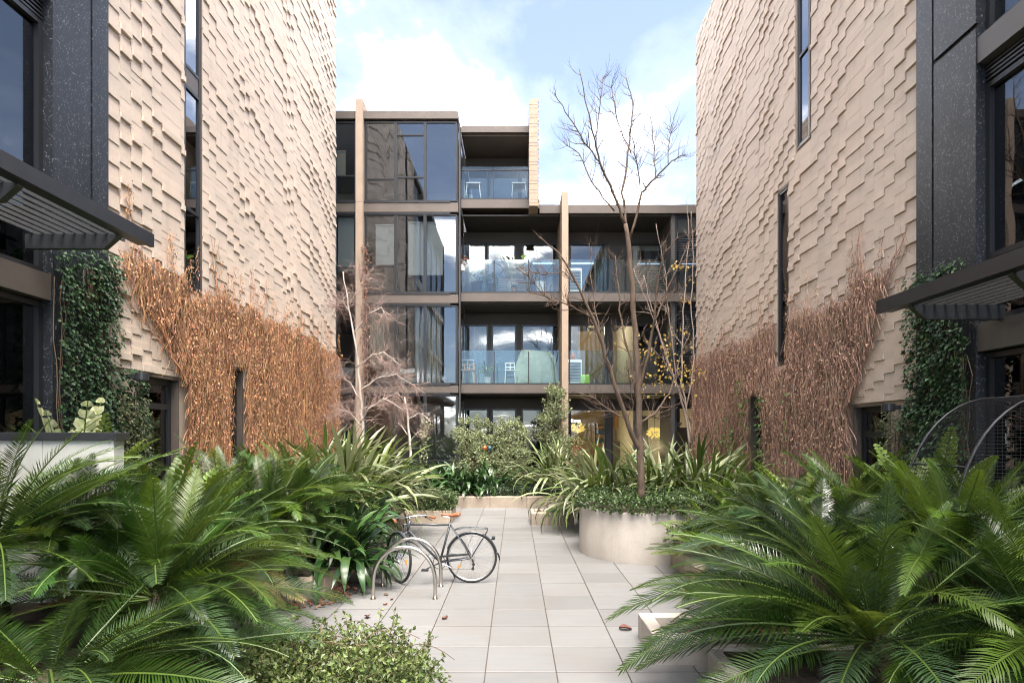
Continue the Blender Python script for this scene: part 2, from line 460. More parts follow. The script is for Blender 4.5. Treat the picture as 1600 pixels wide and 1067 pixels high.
M['birch'] = mat('birch_bark', (.62,.57,.51), .75, (.55,.48,.42), 5, stretch=(1,1,3))
M['pink_twig'] = mat('birch_twig', (.34,.245,.21), .8, island=.3)
M['yellow_leaf'] = mat('yellow_leaf', (.52,.38,.09), .5, island=.4, trans=.3)
M['fallen'] = mat('fallen_leaf', (.20,.085,.045), .7, rand=.4)
M['litter'] = mat('leaf_litter', (.22,.105,.055), .75, island=.6)
M['room_wall'] = mat('room_plaster', (.62,.58,.52), .8)
M['room_dark'] = mat('room_dark_wall', (.14,.13,.125), .8)
M['room_warm'] = mat('room_warm_wall', (.27,.20,.13), .7)
M['room_floor'] = mat('room_floor', (.20,.14,.09), .5)
M['fabric_white'] = mat('white_fabric', (.78,.77,.74), .8, trans=.25, tcol=(.7,.7,.68))
M['duvet'] = mat('white_duvet', (.82,.80,.78), .85, (.7,.68,.66), 5)
M['blush'] = mat('blush_sheet', (.55,.42,.36), .85)
M['curtain_warm'] = mat('cream_curtain', (.60,.52,.40), .85, trans=.2, tcol=(.6,.5,.36))
M['wood'] = mat('pale_wood', (.42,.24,.11), .55, (.34,.18,.08), 9, stretch=(1,1,6))
M['white_paint'] = mat('white_paint', (.75,.75,.74), .5)
M['terracotta'] = mat('terracotta', (.42,.17,.09), .8)
M['green_cover'] = mat('olive_cover', (.20,.24,.17), .75, (.27,.30,.23), 3)
M['lime'] = mat('lime_plastic', (.35,.6,.08), .5)
M['orange'] = mat('orange_glaze', (.30,.075,.012), .4)
M['blue'] = mat('blue_glaze', (.025,.075,.13), .35)
M['lamp_glow'] = emit_mat('warm_lamp', (1, .62, .14), .30)
M['lamp_strip'] = emit_mat('warm_strip', (1, .72, .30), .8)
M['mesh_wire'] = mat('black_wire', (.022,.022,.025), .45)
# ------------------------------------------------------------------ ground, paving, beds
g = MB(); g.box(-300, 300, -300, 600, -.6, -.10)
g.build('ground', M['ground'], kind='structure')
pv = MB(); pv.box(-5.4, 5.4, -3.0, 16.4, -.09, -.018)
paving = pv.build('paving', M['grout'], kind='structure')
X0, Y0, PT, GAP = .3475, 7.384, .6, .0038
pm = MB(); h_ = PT/2 - GAP
pm.bbox(-h_, h_, -h_+.004, h_-.004, -.02, 0, .003)
paver_me = pm.mesh('paver', M['paver'])
for j in range(-6, 15):
    for i in range(-6, 5):
        x, y = X0 + (i+.5)*PT, Y0 + (j+.5)*PT
        if y > 16.3: continue
        o = inst('paver', paver_me, paving, (x, y, rng.uniform(-.0015, .0015)), (rng.uniform(-.002, .002), rng.uniform(-.002, .002), 0))

def soil_sheet(name, x0, x1, y0, y1, zf, nx=14, ny=24):
    b = MB()
    g_ = [[(x0+(x1-x0)*i/nx, y0+(y1-y0)*j/ny) for i in range(nx+1)] for j in range(ny+1)]
    P = lambda p: (p[0], p[1], zf(p[0], p[1]) + .03*mnoise.noise(Vector((p[0]*2, p[1]*2, 0))))
    for j in range(ny):
        for i in range(nx):
            b.quad(P(g_[j][i]), P(g_[j][i+1]), P(g_[j+1][i+1]), P(g_[j+1][i]))
    return b.build(name, M['soil'], kind='structure')
soil_sheet('soil_bed', -5.4, -2.46, 7.05, 17.8, lambda x, y: .33)
soil_sheet('soil_bed', -5.4, -3.25, 1.5, 7.04, lambda x, y: .34)
soil_sheet('soil_bed', -3.24, -1.36, 1.5, 5.0, lambda x, y: .10)
soil_sheet('soil_bed', 2.62, 5.4, 6.45, 17.8, lambda x, y: .26)
soil_sheet('soil_bed', 1.7, 5.4, 1.5, 4.9, lambda x, y: .22)
soil_sheet('soil_bed', 3.05, 5.4, 4.91, 6.44, lambda x, y: .22)
soil_sheet('soil_bed', -9, 9, 16.56, 21.4, lambda x, y: .32 + max(0, min(1, (y-16.8)/2.0))*.38, 30, 10)
soil_sheet('soil_bed', 1.42, 2.61, 11.5, 17.8, lambda x, y: .26, 6, 12)

# planters and kerbs
def stone_run(name, label, cat, pts, w, z0, z1, m, b=.02, group=None):
    """a kerb of separate blocks following pts; each block is a part"""
    t = thing(name, label, cat, (*pts[0], 0), group)
    for (ax, ay), (bx_, by_) in zip(pts[:-1], pts[1:]):
        L = math.hypot(bx_-ax, by_-ay); n = max(1, round(L/.9)); ang = math.atan2(by_-ay, bx_-ax)
        for k in range(n):
            q = MB(); q.bbox(-L/n/2+.002, L/n/2-.002, -w/2, w/2, z0, z1, b)
            c = ((k+.5)/n)
            o = bpy.data.objects.new('kerb_block', q.mesh('kerb_block', m)); link(o, t)
            o.location = (ax+(bx_-ax)*c-pts[0][0], ay+(by_-ay)*c-pts[0][1], rng.uniform(-.002, .002)); o.rotation_euler = (0, 0, ang)
    return t
stone_run('planter_kerb', 'worn limestone kerb of the left garden bed behind the bike hoops', 'kerb',
          [(-3.6, 6.95), (-2.62, 6.98), (-2.44, 7.2), (-2.44, 13.35)], .2, -.05, .31, M['limestone'], .05)
stone_run('planter_kerb', 'low kerb around the leafy shrub in front of the bike hoops', 'kerb', [(-1.32, 1.5), (-1.32, 4.85), (-1.5, 5.04), (-3.2, 5.04)], .12, -.05, .12, M['limestone'], .02)
stone_run('planter_kerb', 'pale kerb of the cycad bed right of the round planter', 'kerb', [(2.5, 9.2), (2.5, 6.5), (2.6, 6.4), (5.3, 6.4)], .2, -.05, .27, M['limestone'], .03)
stone_run('planter_kerb', 'low kerb under the big front cycad at the right', 'kerb', [(1.64, 1.5), (1.64, 4.85), (1.7, 4.93), (3.1, 4.95)], .12, -.05, .24, M['concrete'], .02)
stone_run('planter_wall', 'long low limestone wall across the far end of the paving', 'planter wall', [(-1.72, 16.42), (1.34, 16.42)], .22, -.05, .30, M['limestone'], .012)
stone_run('planter_wall', 'short return of limestone wall beside the strap leaves at the far end', 'planter wall', [(1.42, 16.52), (1.42, 14.2)], .16, -.05, .24, M['limestone'], .012)
# hedge planter at the left end of the far wall
hp = thing('hedge_planter', 'stained limestone box planter under the clipped hedge behind the saddle', 'planter', (-2.05, 13.9, 0))
q = MB(); x0, x1, y0, y1 = -2.75, -1.45, 13.4, 14.5
for a in ((x0, x1, y0, y0+.14), (x0, x1, y1-.14, y1), (x0, x0+.14, y0+.14, y1-.14), (x1-.14, x1, y0+.14, y1-.14)): q.bbox(*a, -.05, .29, .012)
q.build('planter_box', M['limestone'], hp)
q = MB(); q.box(x0+.15, x1-.15, y0+.15, y1-.15, .1, .24); q.build('soil', M['soil'], hp)
# low block with the slot and pipe
lb = thing('stone_seat_block', 'low stained stone block with a dark slot in its white top', 'stone block', (1.0, 13.5, 0))
q = MB(); q.bbox(.36, 1.32, 13.1, 13.42, -.05, .27, .015); q.bbox(.36, .44, 13.43, 13.98, -.05, .27, .01); q.bbox(.66, 1.32, 13.43, 13.98, -.05, .27, .012)
q.bbox(.45, .65, 13.62, 13.98, -.05, .265, .01)
q.build('block', M['limestone'], lb)
q = MB(); q.box(.46, .64, 13.43, 13.61, .12, .2); q.tube([(.55, 13.5, .2), (.55, 13.5, .29)], .035, 10); q.build('drain_slot', M['black_plastic'], lb)
# round planter
RPX, RPY, RPR, RPH = 2.27, 10.21, 1.15, .79
rp = thing('round_planter', 'tall round concrete planter with the bare tree growing in it', 'planter', (RPX, RPY, 0))
q = MB(); q.lathe((RPX, RPY, 0), [(RPR, -.05), (RPR, RPH-.012), (RPR-.012, RPH), (RPR-.09, RPH), (RPR-.1, RPH-.1), (.0, RPH-.08)], 72, capb=False, capt=False)
q.build('planter_shell', M['concrete'], rp, smooth=False)
for p_ in rp.children[0].data.polygons: p_.use_smooth = abs(p_.normal.z) < .3
q = MB(); q.lathe((RPX, RPY, RPH-.02), [(RPR-.1, 0), (.3, .05), (.0, .06)], 32, capb=False, capt=False); q.build('soil', M['soil'], rp)
# concrete trough at the right
tr_ = thing('concrete_trough', 'low square edged concrete trough half hidden by cycad fronds', 'trough', (2.1, 5.5, 0))
q = MB()
q.bbox(1.22, 3.0, 5.14, 5.27, -.05, .24, .008); q.bbox(1.22, 3.0, 5.72, 5.85, -.05, .24, .008); q.bbox(1.22, 1.35, 5.272, 5.718, -.05, .24, .008); q.bbox(2.87, 3.0, 5.272, 5.718, -.05, .24, .008)
q.build('trough_wall', M['concrete'], tr_)
q = MB(); q.box(1.36, 2.86, 5.28, 5.71, .02, .15); q.build('soil', M['soil'], tr_)

# ------------------------------------------------------------------ the two side buildings
WX = 5.4
class Side(MB):
    def __init__(self, s): super().__init__(); self.s = s
    def P(self, d, y, z): return (self.s*(WX-d), y, z)
    def b(self, d0, d1, y0, y1, z0, z1, m=0): return self.box(self.s*(WX-d0), self.s*(WX-d1), y0, y1, z0, z1, m)

def side_building(s, label, ztop, zb, yb0, yb1, ycol0, ygroove, holes, bands, canopy_z, seed):
    rg = random.Random(seed)
    t = thing('apartment_building', label, 'building', (s*WX, 10, 0))
    S = lambda: Side(s)
    # solid body behind rooms, end wall, roof
    q = S(); q.b(-9, -2.6, -6, yb1, -.1, ztop-.3); q.b(-2.59, -.03, yb1-.25, yb1, -.1, ztop-.3); q.b(-2.59, -.03, -6, -5.8, -.1, ztop-.3)
    q.b(-9, -.03, -6, yb1, ztop-.29, ztop)
    for z in (3.0, 6.3, 9.6, 12.6):
        if z < ztop-1: q.b(-2.59, -.26, -5.79, yb1-.26, z+(.55 if s < 0 else 0)-.1, z+(.55 if s < 0 else 0)+.15)
    q.build('body', M['room_dark'], t)
    # backing sheet with the openings left free
    ys = sorted({yb0, yb1} | {h[0] for h in holes} | {h[1] for h in holes})
    zs = sorted({-.1, ztop} | {h[2] for h in holes} | {min(h[3], ztop) for h in holes})
    q = S()
    for ya, yb_ in zip(ys[:-1], ys[1:]):
        for za_, zb_ in zip(zs[:-1], zs[1:]):
            cy, cz = (ya+yb_)/2, (za_+zb_)/2
            if any(h[0] < cy < h[1] and h[2] < cz < h[3] for h in holes): continue
            q.b(-.22, -.02, ya, yb_, za_, zb_)
    q.build('backing_wall', M['brick_back'], t)
    # bricks: a formliner relief of stepped bricks
    CH, CW = .1, .24
    nr = int((ztop-zb)/CH)
    cols = []; y = yb0; pat = [1, 1, 1, 1, 1, 2.2, .9, .9, .9, 1, 1, 1.7, 1, 1, .9, .9]
    k = 0
    while y < yb1-.02:
        w = CW*pat[k % len(pat)]*rg.uniform(.96, 1.04); k += 1
        cols.append((y, min(y+w, yb1))); y += w
    OFF = [0]
    while len(OFF) < len(cols): OFF.append(OFF[-1] + (1 if mnoise.noise(Vector((len(OFF)*.23, 0, seed))) < .22 else 2) - (1 if rg.random() < .12 else 0))
    def level(c, r):
        rr = r % 21; pn = r//21                     # panels repeat up the wall
        a = mnoise.noise(Vector((c*.19, rr*.16, seed+pn*.13)))
        b_ = mnoise.noise(Vector((c*.35+9, rr*.3, seed+pn*.1)))
        ph = (rr + OFF[c]) % 3
        hid = math.sin(((rr + OFF[c])//3)*12.9898 + seed*3.1)*43758.5453; hid -= math.floor(hid)
        amp = max(.04, min(1.0, .55+1.3*a))*(.10 if hid < .29 else (.5 if hid < .52 else 1.0))
        wide = cols[c][1]-cols[c][0] > .4
        lv = (.035, .013, .0)[ph]*amp
        if wide: lv = (.034, .014, .001)[ph]*amp
        if a < -.36: lv = (.010, .004, .0)[(rr+c) % 3]
        return lv
    cells = []
    for r in range(nr):
        z0 = zb + r*CH
        for c, (ya, yb_) in enumerate(cols):
            cy, cz = (ya+yb_)/2, z0+CH/2
            cut = [h for h in holes if h[0]-.02 < yb_ and h[1]+.02 > ya and h[2]-.02 < z0+CH and h[3]+.02 > z0]
            a0, a1 = ya, yb_
            skip = False
            for h in cut:
                if h[0] <= cy <= h[1] or (a0 >= h[0]-.03 and a1 <= h[1]+.03): skip = True
                elif cy < h[0]: a1 = min(a1, h[0])
                else: a0 = max(a0, h[1])
            if skip or a1-a0 < .04: continue
            lv = level(c, r) + rg.uniform(0, .0012)
            near = level(c-1, r) if c > 0 else lv
            below = level(c, r-1) if r > 0 else lv
            if a1-a0 > .1 and lv-near > .006: a0 += min(.016, (lv-near)*.75)
            dz = min(.014, (lv-below)*.5) if lv-below > .006 else 0
            cells.append((a0, a1, z0+dz, lv, rg.uniform(-.001, .001), rg.uniform(.0, .0018), CH-dz))
    def brick(q, a0, a1, z0, lv, tilt, lip, CH):
        # front face leans: lower edge proud by lip, one end proud by tilt
        P = q.P; i = len(q.v)
        q.v += [P(-.02, a0, z0), P(-.02, a1, z0), P(-.02, a1, z0+CH), P(-.02, a0, z0+CH),
                P(lv+lip-tilt, a0, z0), P(lv+lip+tilt, a1, z0), P(lv+tilt, a1, z0+CH), P(lv-tilt, a0, z0+CH)]
        for f in ((4,5,6,7), (0,1,5,4), (3,2,6,7), (0,4,7,3), (1,5,6,2)):
            q.f.append(tuple(i+k_ for k_ in f)); q.m.append(0)
    # the bricks that show largest are parts of their own
    def size(c_):
        y, z = (c_[0]+c_[1])/2, c_[2]
        py = HY-(z-CAMZ)*F/y; px = CX+s*WX*F/y
        if py < 4 or z < 4.9 and not (y < 9.3 and z > 2.4): return 0
        return (WX*F/c_[0]-WX*F/c_[1])*CH*F/y
    order = sorted(range(len(cells)), key=lambda k_: -size(cells[k_]))
    solo = set(order[:300])
    rest = S()
    for k_, c_ in enumerate(cells):
        if k_ in solo:
            q = S(); brick(q, *c_); q.build('brick', M['brick'], t, origin=q.P(0, c_[0], c_[2]))
        else: brick(rest, *c_)
    rest.build('brickwork', M['brick_field'], t, kind='stuff')
    # windows and doors
    for (y0, y1, z0, z1, kind) in holes:
        z1c = min(z1, ztop-.02)
        q = S()                                                     # reveal
        q.b(-.24, .0, y0, y0+.03, z0, z1c); q.b(-.24, .0, y1-.03, y1, z0, z1c)
        q.b(-.24, .0, y0+.031, y1-.031, z0, z0+.03); q.b(-.24, 0, y0+.031, y1-.031, z1c-.03, z1c)
        q.build('reveal', M['bronze'], t)
        yi0, yi1, zi0, zi1 = y0+.032, y1-.032, z0+.032, z1c-.032
        q = S(); fw = .05 if kind != 'door' else .09
        trans = [zi0, zi1]
        if kind == 'slot': trans = [zi0] + [z for z in ((5.75, 7.75, 8.1, 11.2, 11.5) if s < 0 else (9.2, 10.4, 10.7)) if zi0+.4 < z < zi1-.3] + [zi1]
        if kind == 'door': trans = [zi0, zi1-.42, zi1]
        sh = .095 if kind in ('slot', 'mid') else 0
        q.b(-.17+sh, -.11+sh, yi0, yi0+fw, zi0, zi1); q.b(-.17+sh, -.11+sh, yi1-fw, yi1, zi0, zi1)
        for z in trans:
            zz0, zz1 = max(zi0, z-fw/2), min(zi1, z+fw/2)
            if zz0 == zi0: zz1 = zi0+fw
            if zz1 == zi1: zz0 = zi1-fw
            q.b(-.168+sh, -.108+sh, yi0+fw+.001, yi1-fw-.001, zz0, zz1)
        nm = 'door' if kind == 'door' else 'window'
        w = q.build(nm, M['frame'], t)
        for a, b_ in zip(trans[:-1], trans[1:]):
            if kind == 'slot' and s < 0 and (abs(a-7.75) < .01 or abs(a-11.2) < .01):
                q = S(); q.b(-.15+sh, -.12+sh, yi0+fw+.002, yi1-fw-.002, a+fw/2, b_-fw/2); q.build('spandrel_panel', M['bronze'], w)
            else:
                q = S(); q.b(-.145+sh, -.137+sh, yi0+fw-.005, yi1-fw+.005, a+.02, b_-.02); q.build('pane', M['glass_slot' if kind == 'slot' else 'glass_dark'], w)
        if kind == 'door':
            q = S(); q.tube([q.P(-.05, yi0+.16, zi0+.9), q.P(-.05, yi0+.16, zi0+1.5)], .014, 8)
            q.tube([q.P(-.12, yi0+.16, zi0+.95), q.P(-.05, yi0+.16, zi0+.95)], .01, 6); q.tube([q.P(-.12, yi0+.16, zi0+1.45), q.P(-.05, yi0+.16, zi0+1.45)], .01, 6)
            q.build('handle', M['frame'], w)
    # dark flecked column
    q = S(); q.b(-.3, .035, ycol0, ygroove-.02, -.1, 6.74 if s > 0 else ztop-1); q.b(-.3, .005, ygroove-.02, ygroove+.02, -.1, ztop-1); q.b(-.3, .03, ygroove+.02, yb0-.005, -.1, ztop-1)
    if s > 0: q.b(-.3, .0, ycol0+.003, ygroove-.021, 6.741, 6.80); q.b(-.3, .035, ycol0, ygroove-.02, 6.801, ztop-1)
    q.build('column', M['dark_precast'], t)
    # window bay nearer the camera
    ymul = [-5.0, -2.4, .2, 2.8, 4.6, ycol0]
    for kind, z0, z1 in bands:
        if kind == 'glass':
            for a, b_ in zip(ymul[:-1], ymul[1:]):
                q = S()
                q.b(-.2, -.08, a+.002, a+.06, z0, z1); q.b(-.2, -.08, b_-.06, b_-.002, z0, z1)
                q.b(-.2, -.08, a+.061, b_-.061, z0, z0+.06); q.b(-.2, -.08, a+.061, b_-.061, z1-.06, z1)
                w = q.build('window', M['frame'], t)
                q = S(); q.b(-.145, -.137, a+.058, b_-.058, z0+.058, z1-.058); q.build('pane', M['glass_dark'], w)
        elif kind == 'vent':
            q = S(); q.b(-.2, -.16, -5, ycol0, z0, z1)
            n_ = int((z1-z0)/.05)
            for k_ in range(n_): q.b(-.158, -.07, -5, ycol0-.01, z0+k_*.05+.005, z0+k_*.05+.03)
            q.build('vent_grille', M['frame'], t)
        elif kind == 'beam':
            q = S(); q.b(-.3, .02, -5, ycol0-.003, z0, z1); q.build('beam', M['canopy_tan'] if s > 0 else M['bronze'], t)
    # louvred canopy
    z = canopy_z; D = 1.17; ye = 6.9
    q = S(); P = q.P
    q.b(D-.05, D, -5, ye, z-.02, z+.13)
    q.b(D-.16, D-.051, -5, ye-.05, z-.012, z+.0)
    c_ = q.build('canopy', M['canopy'], t)
    for k_ in range(9):
        d = .07 + k_*.117
        q = S(); i = len(q.v)
        for yy in (-5, ye-.12):
            q.v += [q.P(d, yy, z+.005), q.P(d+.022, yy, z+.005), q.P(d+.022, yy, z+.04), q.P(d, yy, z+.04)]
        for f in ((0,1,5,4), (1,2,6,5), (2,3,7,6), (3,0,4,7), (0,3,2,1), (4,5,6,7)): q.f.append(tuple(i+a for a in f)); q.m.append(0)
        q.build('slat', M['slat'], c_)
    for yy in (6.52, 5.2, 3.88, 2.5, 1.0, -.5, -2, -3.5):
        q = S(); i = len(q.v)
        for y_ in (yy-.035, yy+.035):
            q.v += [q.P(.0, y_, z-.003), q.P(D-.13, y_, z-.003), q.P(D-.15, y_, z-.03), q.P(D-.30, y_, z-.16), q.P(.0, y_, z-.16)]
        n_ = 5
        q.f += [tuple(i+a for a in range(5)), tuple(i+9-a for a in range(5))]; q.m += [0, 0]
        for a in range(5): q.f.append((i+a, i+(a+1) % 5, i+5+(a+1) % 5, i+5+a)); q.m.append(0)
        q.build('beam', M['canopy'], c_)
    return t

LB = side_building(-1, 'cream brick apartment block on the left with orange dead creeper', 16.4, 2.93, 7.78, 17.7, 6.83, 7.46,
    [(9.6, 10.16, 4.4, 99, 'slot'), (11.15, 11.68, .45, 3.3, 'narrow'), (8.42, 9.46, .3, 2.9, 'door')],
    [('glass', .3, 3.54), ('beam', 3.56, 3.86), ('glass', 3.88, 4.86), ('glass', 4.88, 6.8), ('vent', 6.8, 7.1), ('beam', 7.12, 7.45), ('glass', 7.5, 10.2), ('beam', 10.22, 10.7), ('glass', 10.72, 14.5)], 4.22, 3)
RB = side_building(1, 'cream brick apartment block on the right with a brown dead creeper', 13.95, 2.5, 7.89, 17.55, 6.86, 7.57,
    [(10.8, 11.3, 7.46, 99, 'slot'), (11.62, 12.12, 3.42, 6.98, 'mid'), (12.75, 13.5, .4, 2.92, 'narrow'), (8.49, 9.4, .25, 2.47, 'door')],
    [('glass', .25, 2.95), ('beam', 2.97, 3.3), ('glass', 3.32, 4.02), ('glass', 4.04, 6.08), ('vent', 6.1, 6.3), ('beam', 6.32, 6.62), ('glass', 6.66, 9.5), ('beam', 9.52, 9.9), ('glass', 9.92, 12.9)], 3.44, 8)
# pale curtain inside the upper left window
q = MB(); n_ = 60
for k_ in range(n_):
    ya, yb_ = 3.0+3.45*k_/n_, 3.0+3.45*(k_+1)/n_
    f_ = lambda y: -WX-.42+.035*math.sin(y*26)+.015*math.sin(y*61)
    q.quad((f_(ya), ya, 4.98), (f_(yb_), yb_, 4.98), (f_(yb_), yb_, 6.62), (f_(ya), ya, 6.62))
q.build('curtain', mat('green_white_curtain', (.50, .58, .55), .8), label='pale gathered curtain behind the upper left window', cat='curtain')
# white terrace parapet with a dark coping
pp = thing('terrace_parapet', 'white rendered terrace wall with a dark metal coping at the left edge', 'wall', (-4.7, 5.9, 0))
q = MB()
q.bbox(-5.38, -4.68, 5.82, 5.98, .3, 1.95, .006); q.bbox(-4.676, -3.97, 5.82, 5.98, .3, 1.95, .006); q.build('panel', M['white_wall'], pp)
q = MB(); q.bbox(-5.4, -3.93, 5.79, 6.01, 1.952, 2.03, .006); q.build('coping', M['canopy'], pp)

# ------------------------------------------------------------------ building across the far end
FB = thing('apartment_building', 'dark glass and bronze apartment block across the end of the courtyard', 'building', (0, 20, 0))
YB, YS, YD = 19.5, 19.9, 21.6
def xb(p): return wx(p, YB)
def zb_(p): return wz(p, YB)
def xs(p): return wx(p, YS)
def zs_(p): return wz(p, YS)
def xd(p): return wx(p, YD)
XL, XR = -9.5, 9.0
XBR = xb(716)
# rooms: rear wall, partitions, side walls, floors
q = MB(); q.box(XL, .75, 25.5, 25.7, -.1, 12.44); q.box(.751, XR, 25.5, 25.7, -.1, 9.4); q.build('rear_wall', M['room_wall'], FB)
q = MB(); q.box(-2.2, -2.06, YD+.1, 25.49, .5, 12.2); q.box(1.70, 1.84, YD+.1, 25.49, .5, 9.6); q.box(4.35, 4.5, YD+.1, 25.49, .5, 9.6); q.box(-5.2, -5.05, 20.2, 25.49, 6.8, 9.6)
q.box(XL, XL+.2, 19.6, 25.49, -.1, 12.2); q.box(XR-.2, XR, 19.6, 25.49, -.1, 9.6); q.build('partition_wall', M['room_wall'], FB)
q = MB(); q.box(1.85, 4.34, 25.3, 25.48, .5, 3.4); q.box(1.85, 4.34, 25.3, 25.48, 3.75, 6.5); q.build('lined_wall', M['room_warm'], FB)
zfl = [(zs_(747+10), zs_(747-3)), (zs_(614), zs_(601)), (zs_(471), zs_(458)), (zs_(325), zs_(312))]
for k_, (a, b_) in enumerate(zfl):
    # right hand balcony slab (three storeys run through, the top one only under the upper balcony roof)
    q = MB()
    if k_ == 0: q.box(XL, XR, YS+.2, 25.49, a, b_)
    elif k_ < 3:
        q.box(XBR+.06, XR, YS, 25.49, a, b_)
    else:
        q.box(XBR+.06, xs(843), YS, 25.49, a, b_)
        q.box(xs(843)+.002, XR, YS, 25.49, zs_(333), zs_(320))
    q.build('balcony_slab' if k_ else 'ground_slab', M['bronze'] if k_ else M['concrete'], FB)
# soffits (dark) just under the slabs
for k_ in (1, 2, 3):
    q = MB(); z = zfl[k_][0] if k_ < 3 else min(zfl[3][0], zs_(333)) - .001
    q.box(XBR+.1, XR-.3, YS+.15, 25.4, z-.05, z-.003); q.build('soffit', M['soffit'], FB)
q = MB(); q.box(XBR+.06, xs(834), YS-.05, 25.80, zs_(208), zs_(198)); q.box(XBR+.1, xs(828), YS+.1, 25.4, zs_(208)-.06, zs_(208)-.003)
q.build('roof', M['bronze'], FB)
# bay: roof, spandrels, floors
q = MB(); q.box(XL, XBR, YB-.06, 25.85, zb_(187), zb_(175)); q.build('roof', M['bronze'], FB)
bay_z = [(zb_(720), zb_(617)), (zb_(600), zb_(477)), (zb_(458), zb_(335)), (zb_(315), zb_(190))]
for k_ in range(3):
    q = MB(); lo, hi = bay_z[k_][1], bay_z[k_+1][0]
    q.box(XL, XBR, YB-.03, YB+.3, lo+.07, hi-.05); q.box(XBR-.25, XBR, YB+.301, YD, lo+.07, hi-.05)
    q.build('spandrel', M['bronze'], FB)
    q = MB(); q.box(XL, XBR-.26, YB-.02, YB+.1, lo+.001, lo+.068); q.box(XL, XBR-.26, YB-.05, YB+.1, hi-.048, hi-.001); q.box(XL+.3, XBR-.26, YB+.302, 25.4, lo+.05, hi-.05)
    q.build('floor_edge', M['frame'], FB)
def window(x0, x1, z0, z1, y, glass, fw=.05, trans=(), dep=.08, name='window', mull=()):
    q = MB()
    q.box(x0, x0+fw, y, y+dep, z0, z1); q.box(x1-fw, x1, y, y+dep, z0, z1)
    q.box(x0+fw, x1-fw, y+.002, y+dep-.002, z0, z0+fw); q.box(x0+fw, x1-fw, y+.002, y+dep-.002, z1-fw, z1)
    for tz in trans: q.box(x0+fw, x1-fw, y+.003, y+dep-.003, tz-fw*.5, tz+fw*.5)
    for mx in mull: q.box(mx-fw*.4, mx+fw*.4, y+.004, y+dep-.004, z0+fw, z1-fw)
    w = q.build(name, M['frame'], FB)
    zz = [z0] + sorted(trans) + [z1]
    for a, b_ in zip(zz[:-1], zz[1:]):
        q = MB(); q.box(x0+fw*.5, x1-fw*.5, y+dep/2-.005, y+dep/2+.005, a+fw*.3, b_-fw*.3); q.build('pane', glass, w)
    return w
mulls = [xb(p) for p in (571, 618, 664, 714)]
tr_by = {3: [(zb_(280),), (zb_(211), zb_(277)), ()], 2: [(zb_(415),), (), ()], 1: [(zb_(570),), (), ()], 0: [(), (), ()]}
for k_ in range(4):
    z0, z1 = bay_z[k_]
    for j_ in range(3):
        window(mulls[j_]+.002, mulls[j_+1]-.002, z0, z1, YB, M['glass_bay'], .045, tr_by[k_][j_])
    window(xb(470), xb(523), z0, z1, YB, M['glass_bay'], .05)
    window(xb(523)+.003, xb(556), z0, z1, YB, M['glass_bay'], .05, (zb_(275),) if k_ == 3 else ((zb_(418),) if k_ == 2 else ()))
    # side return of the bay
    q = MB(); x = XBR
    q.box(x-.06, x-.005, YB+.1, YB+.16, z0, z1); q.box(x-.06, x-.005, YD-.1, YD-.04, z0, z1); q.box(x-.06, x-.005, YB+.161, YD-.101, z0, z0+.05); q.box(x-.06, x-.005, YB+.161, YD-.101, z1-.05, z1)
    w = q.build('window', M['frame'], FB)
    q = MB(); q.box(x-.035, x-.025, YB+.12, YD-.06, z0+.02, z1-.02); q.build('pane', M['glass_bay'], w)
# sliding doors set back behind the balconies
doors = {3: ([(721, 763), (764, 812), (813, 830)], None),
         2: ([(720, 760), (761, 806), (816, 872), (890, 950), (985, 1036), (1040, 1060)], None),
         1: ([(720, 763), (768, 807), (815, 874), (890, 947), (955, 1036), (1040, 1060)], None),
         0: ([(720, 763), (768, 807), (815, 874), (890, 947), (955, 1036), (1042, 1060)], None)}
for k_, (lst, _) in doors.items():
    zlo = zfl[k_][1] + .01
    zhi = (zfl[k_+1][0] if k_ < 3 else zs_(208)) - .07
    if k_ == 2: zhi = min(zhi, zs_(333)-.07)
    top = zhi - .38
    q = MB(); q.box(XBR, xs(834) if k_ == 3 else XR, YD-.03, YD+.12, top, zhi)
    prev = XBR
    for a, b_ in lst:
        xa = xd(a)
        if xa - prev > .03: q.box(prev, xa-.003, YD-.02, YD+.1, zlo, top)
        prev = xd(b_)
    q.box(prev+.003, xs(834) if k_ == 3 else xd(1062), YD-.02, YD+.1, zlo, top)
    q.build('facade_panel', M['soffit'], FB)
    for a, b_ in lst:
        window(xd(a), xd(b_)-.004, zlo, top-.002, YD, M['glass_door'] if k_ > 0 else M['glass_dark' if a < 880 else 'glass_door'], .06, (), .08, 'sliding_door')
# glazed end bay at the right
for k_ in range(3):
    zlo = zfl[k_][1]; zhi = zfl[k_+1][0] if k_ < 2 else zs_(333)
    window(xs(1056), xs(1100), zlo+.03, zhi-.06, YS+.12, M['glass_bay'], .06, (zlo+1.1,))
    window(xs(1101), xs(1190), zlo+.03, zhi-.06, YS+.12, M['glass_bay'], .06)
    q = MB(); q.box(xs(1050), xs(1056)-.003, YS+.1, YD-.04, zlo, zhi); q.build('facade_panel', M['soffit'], FB)
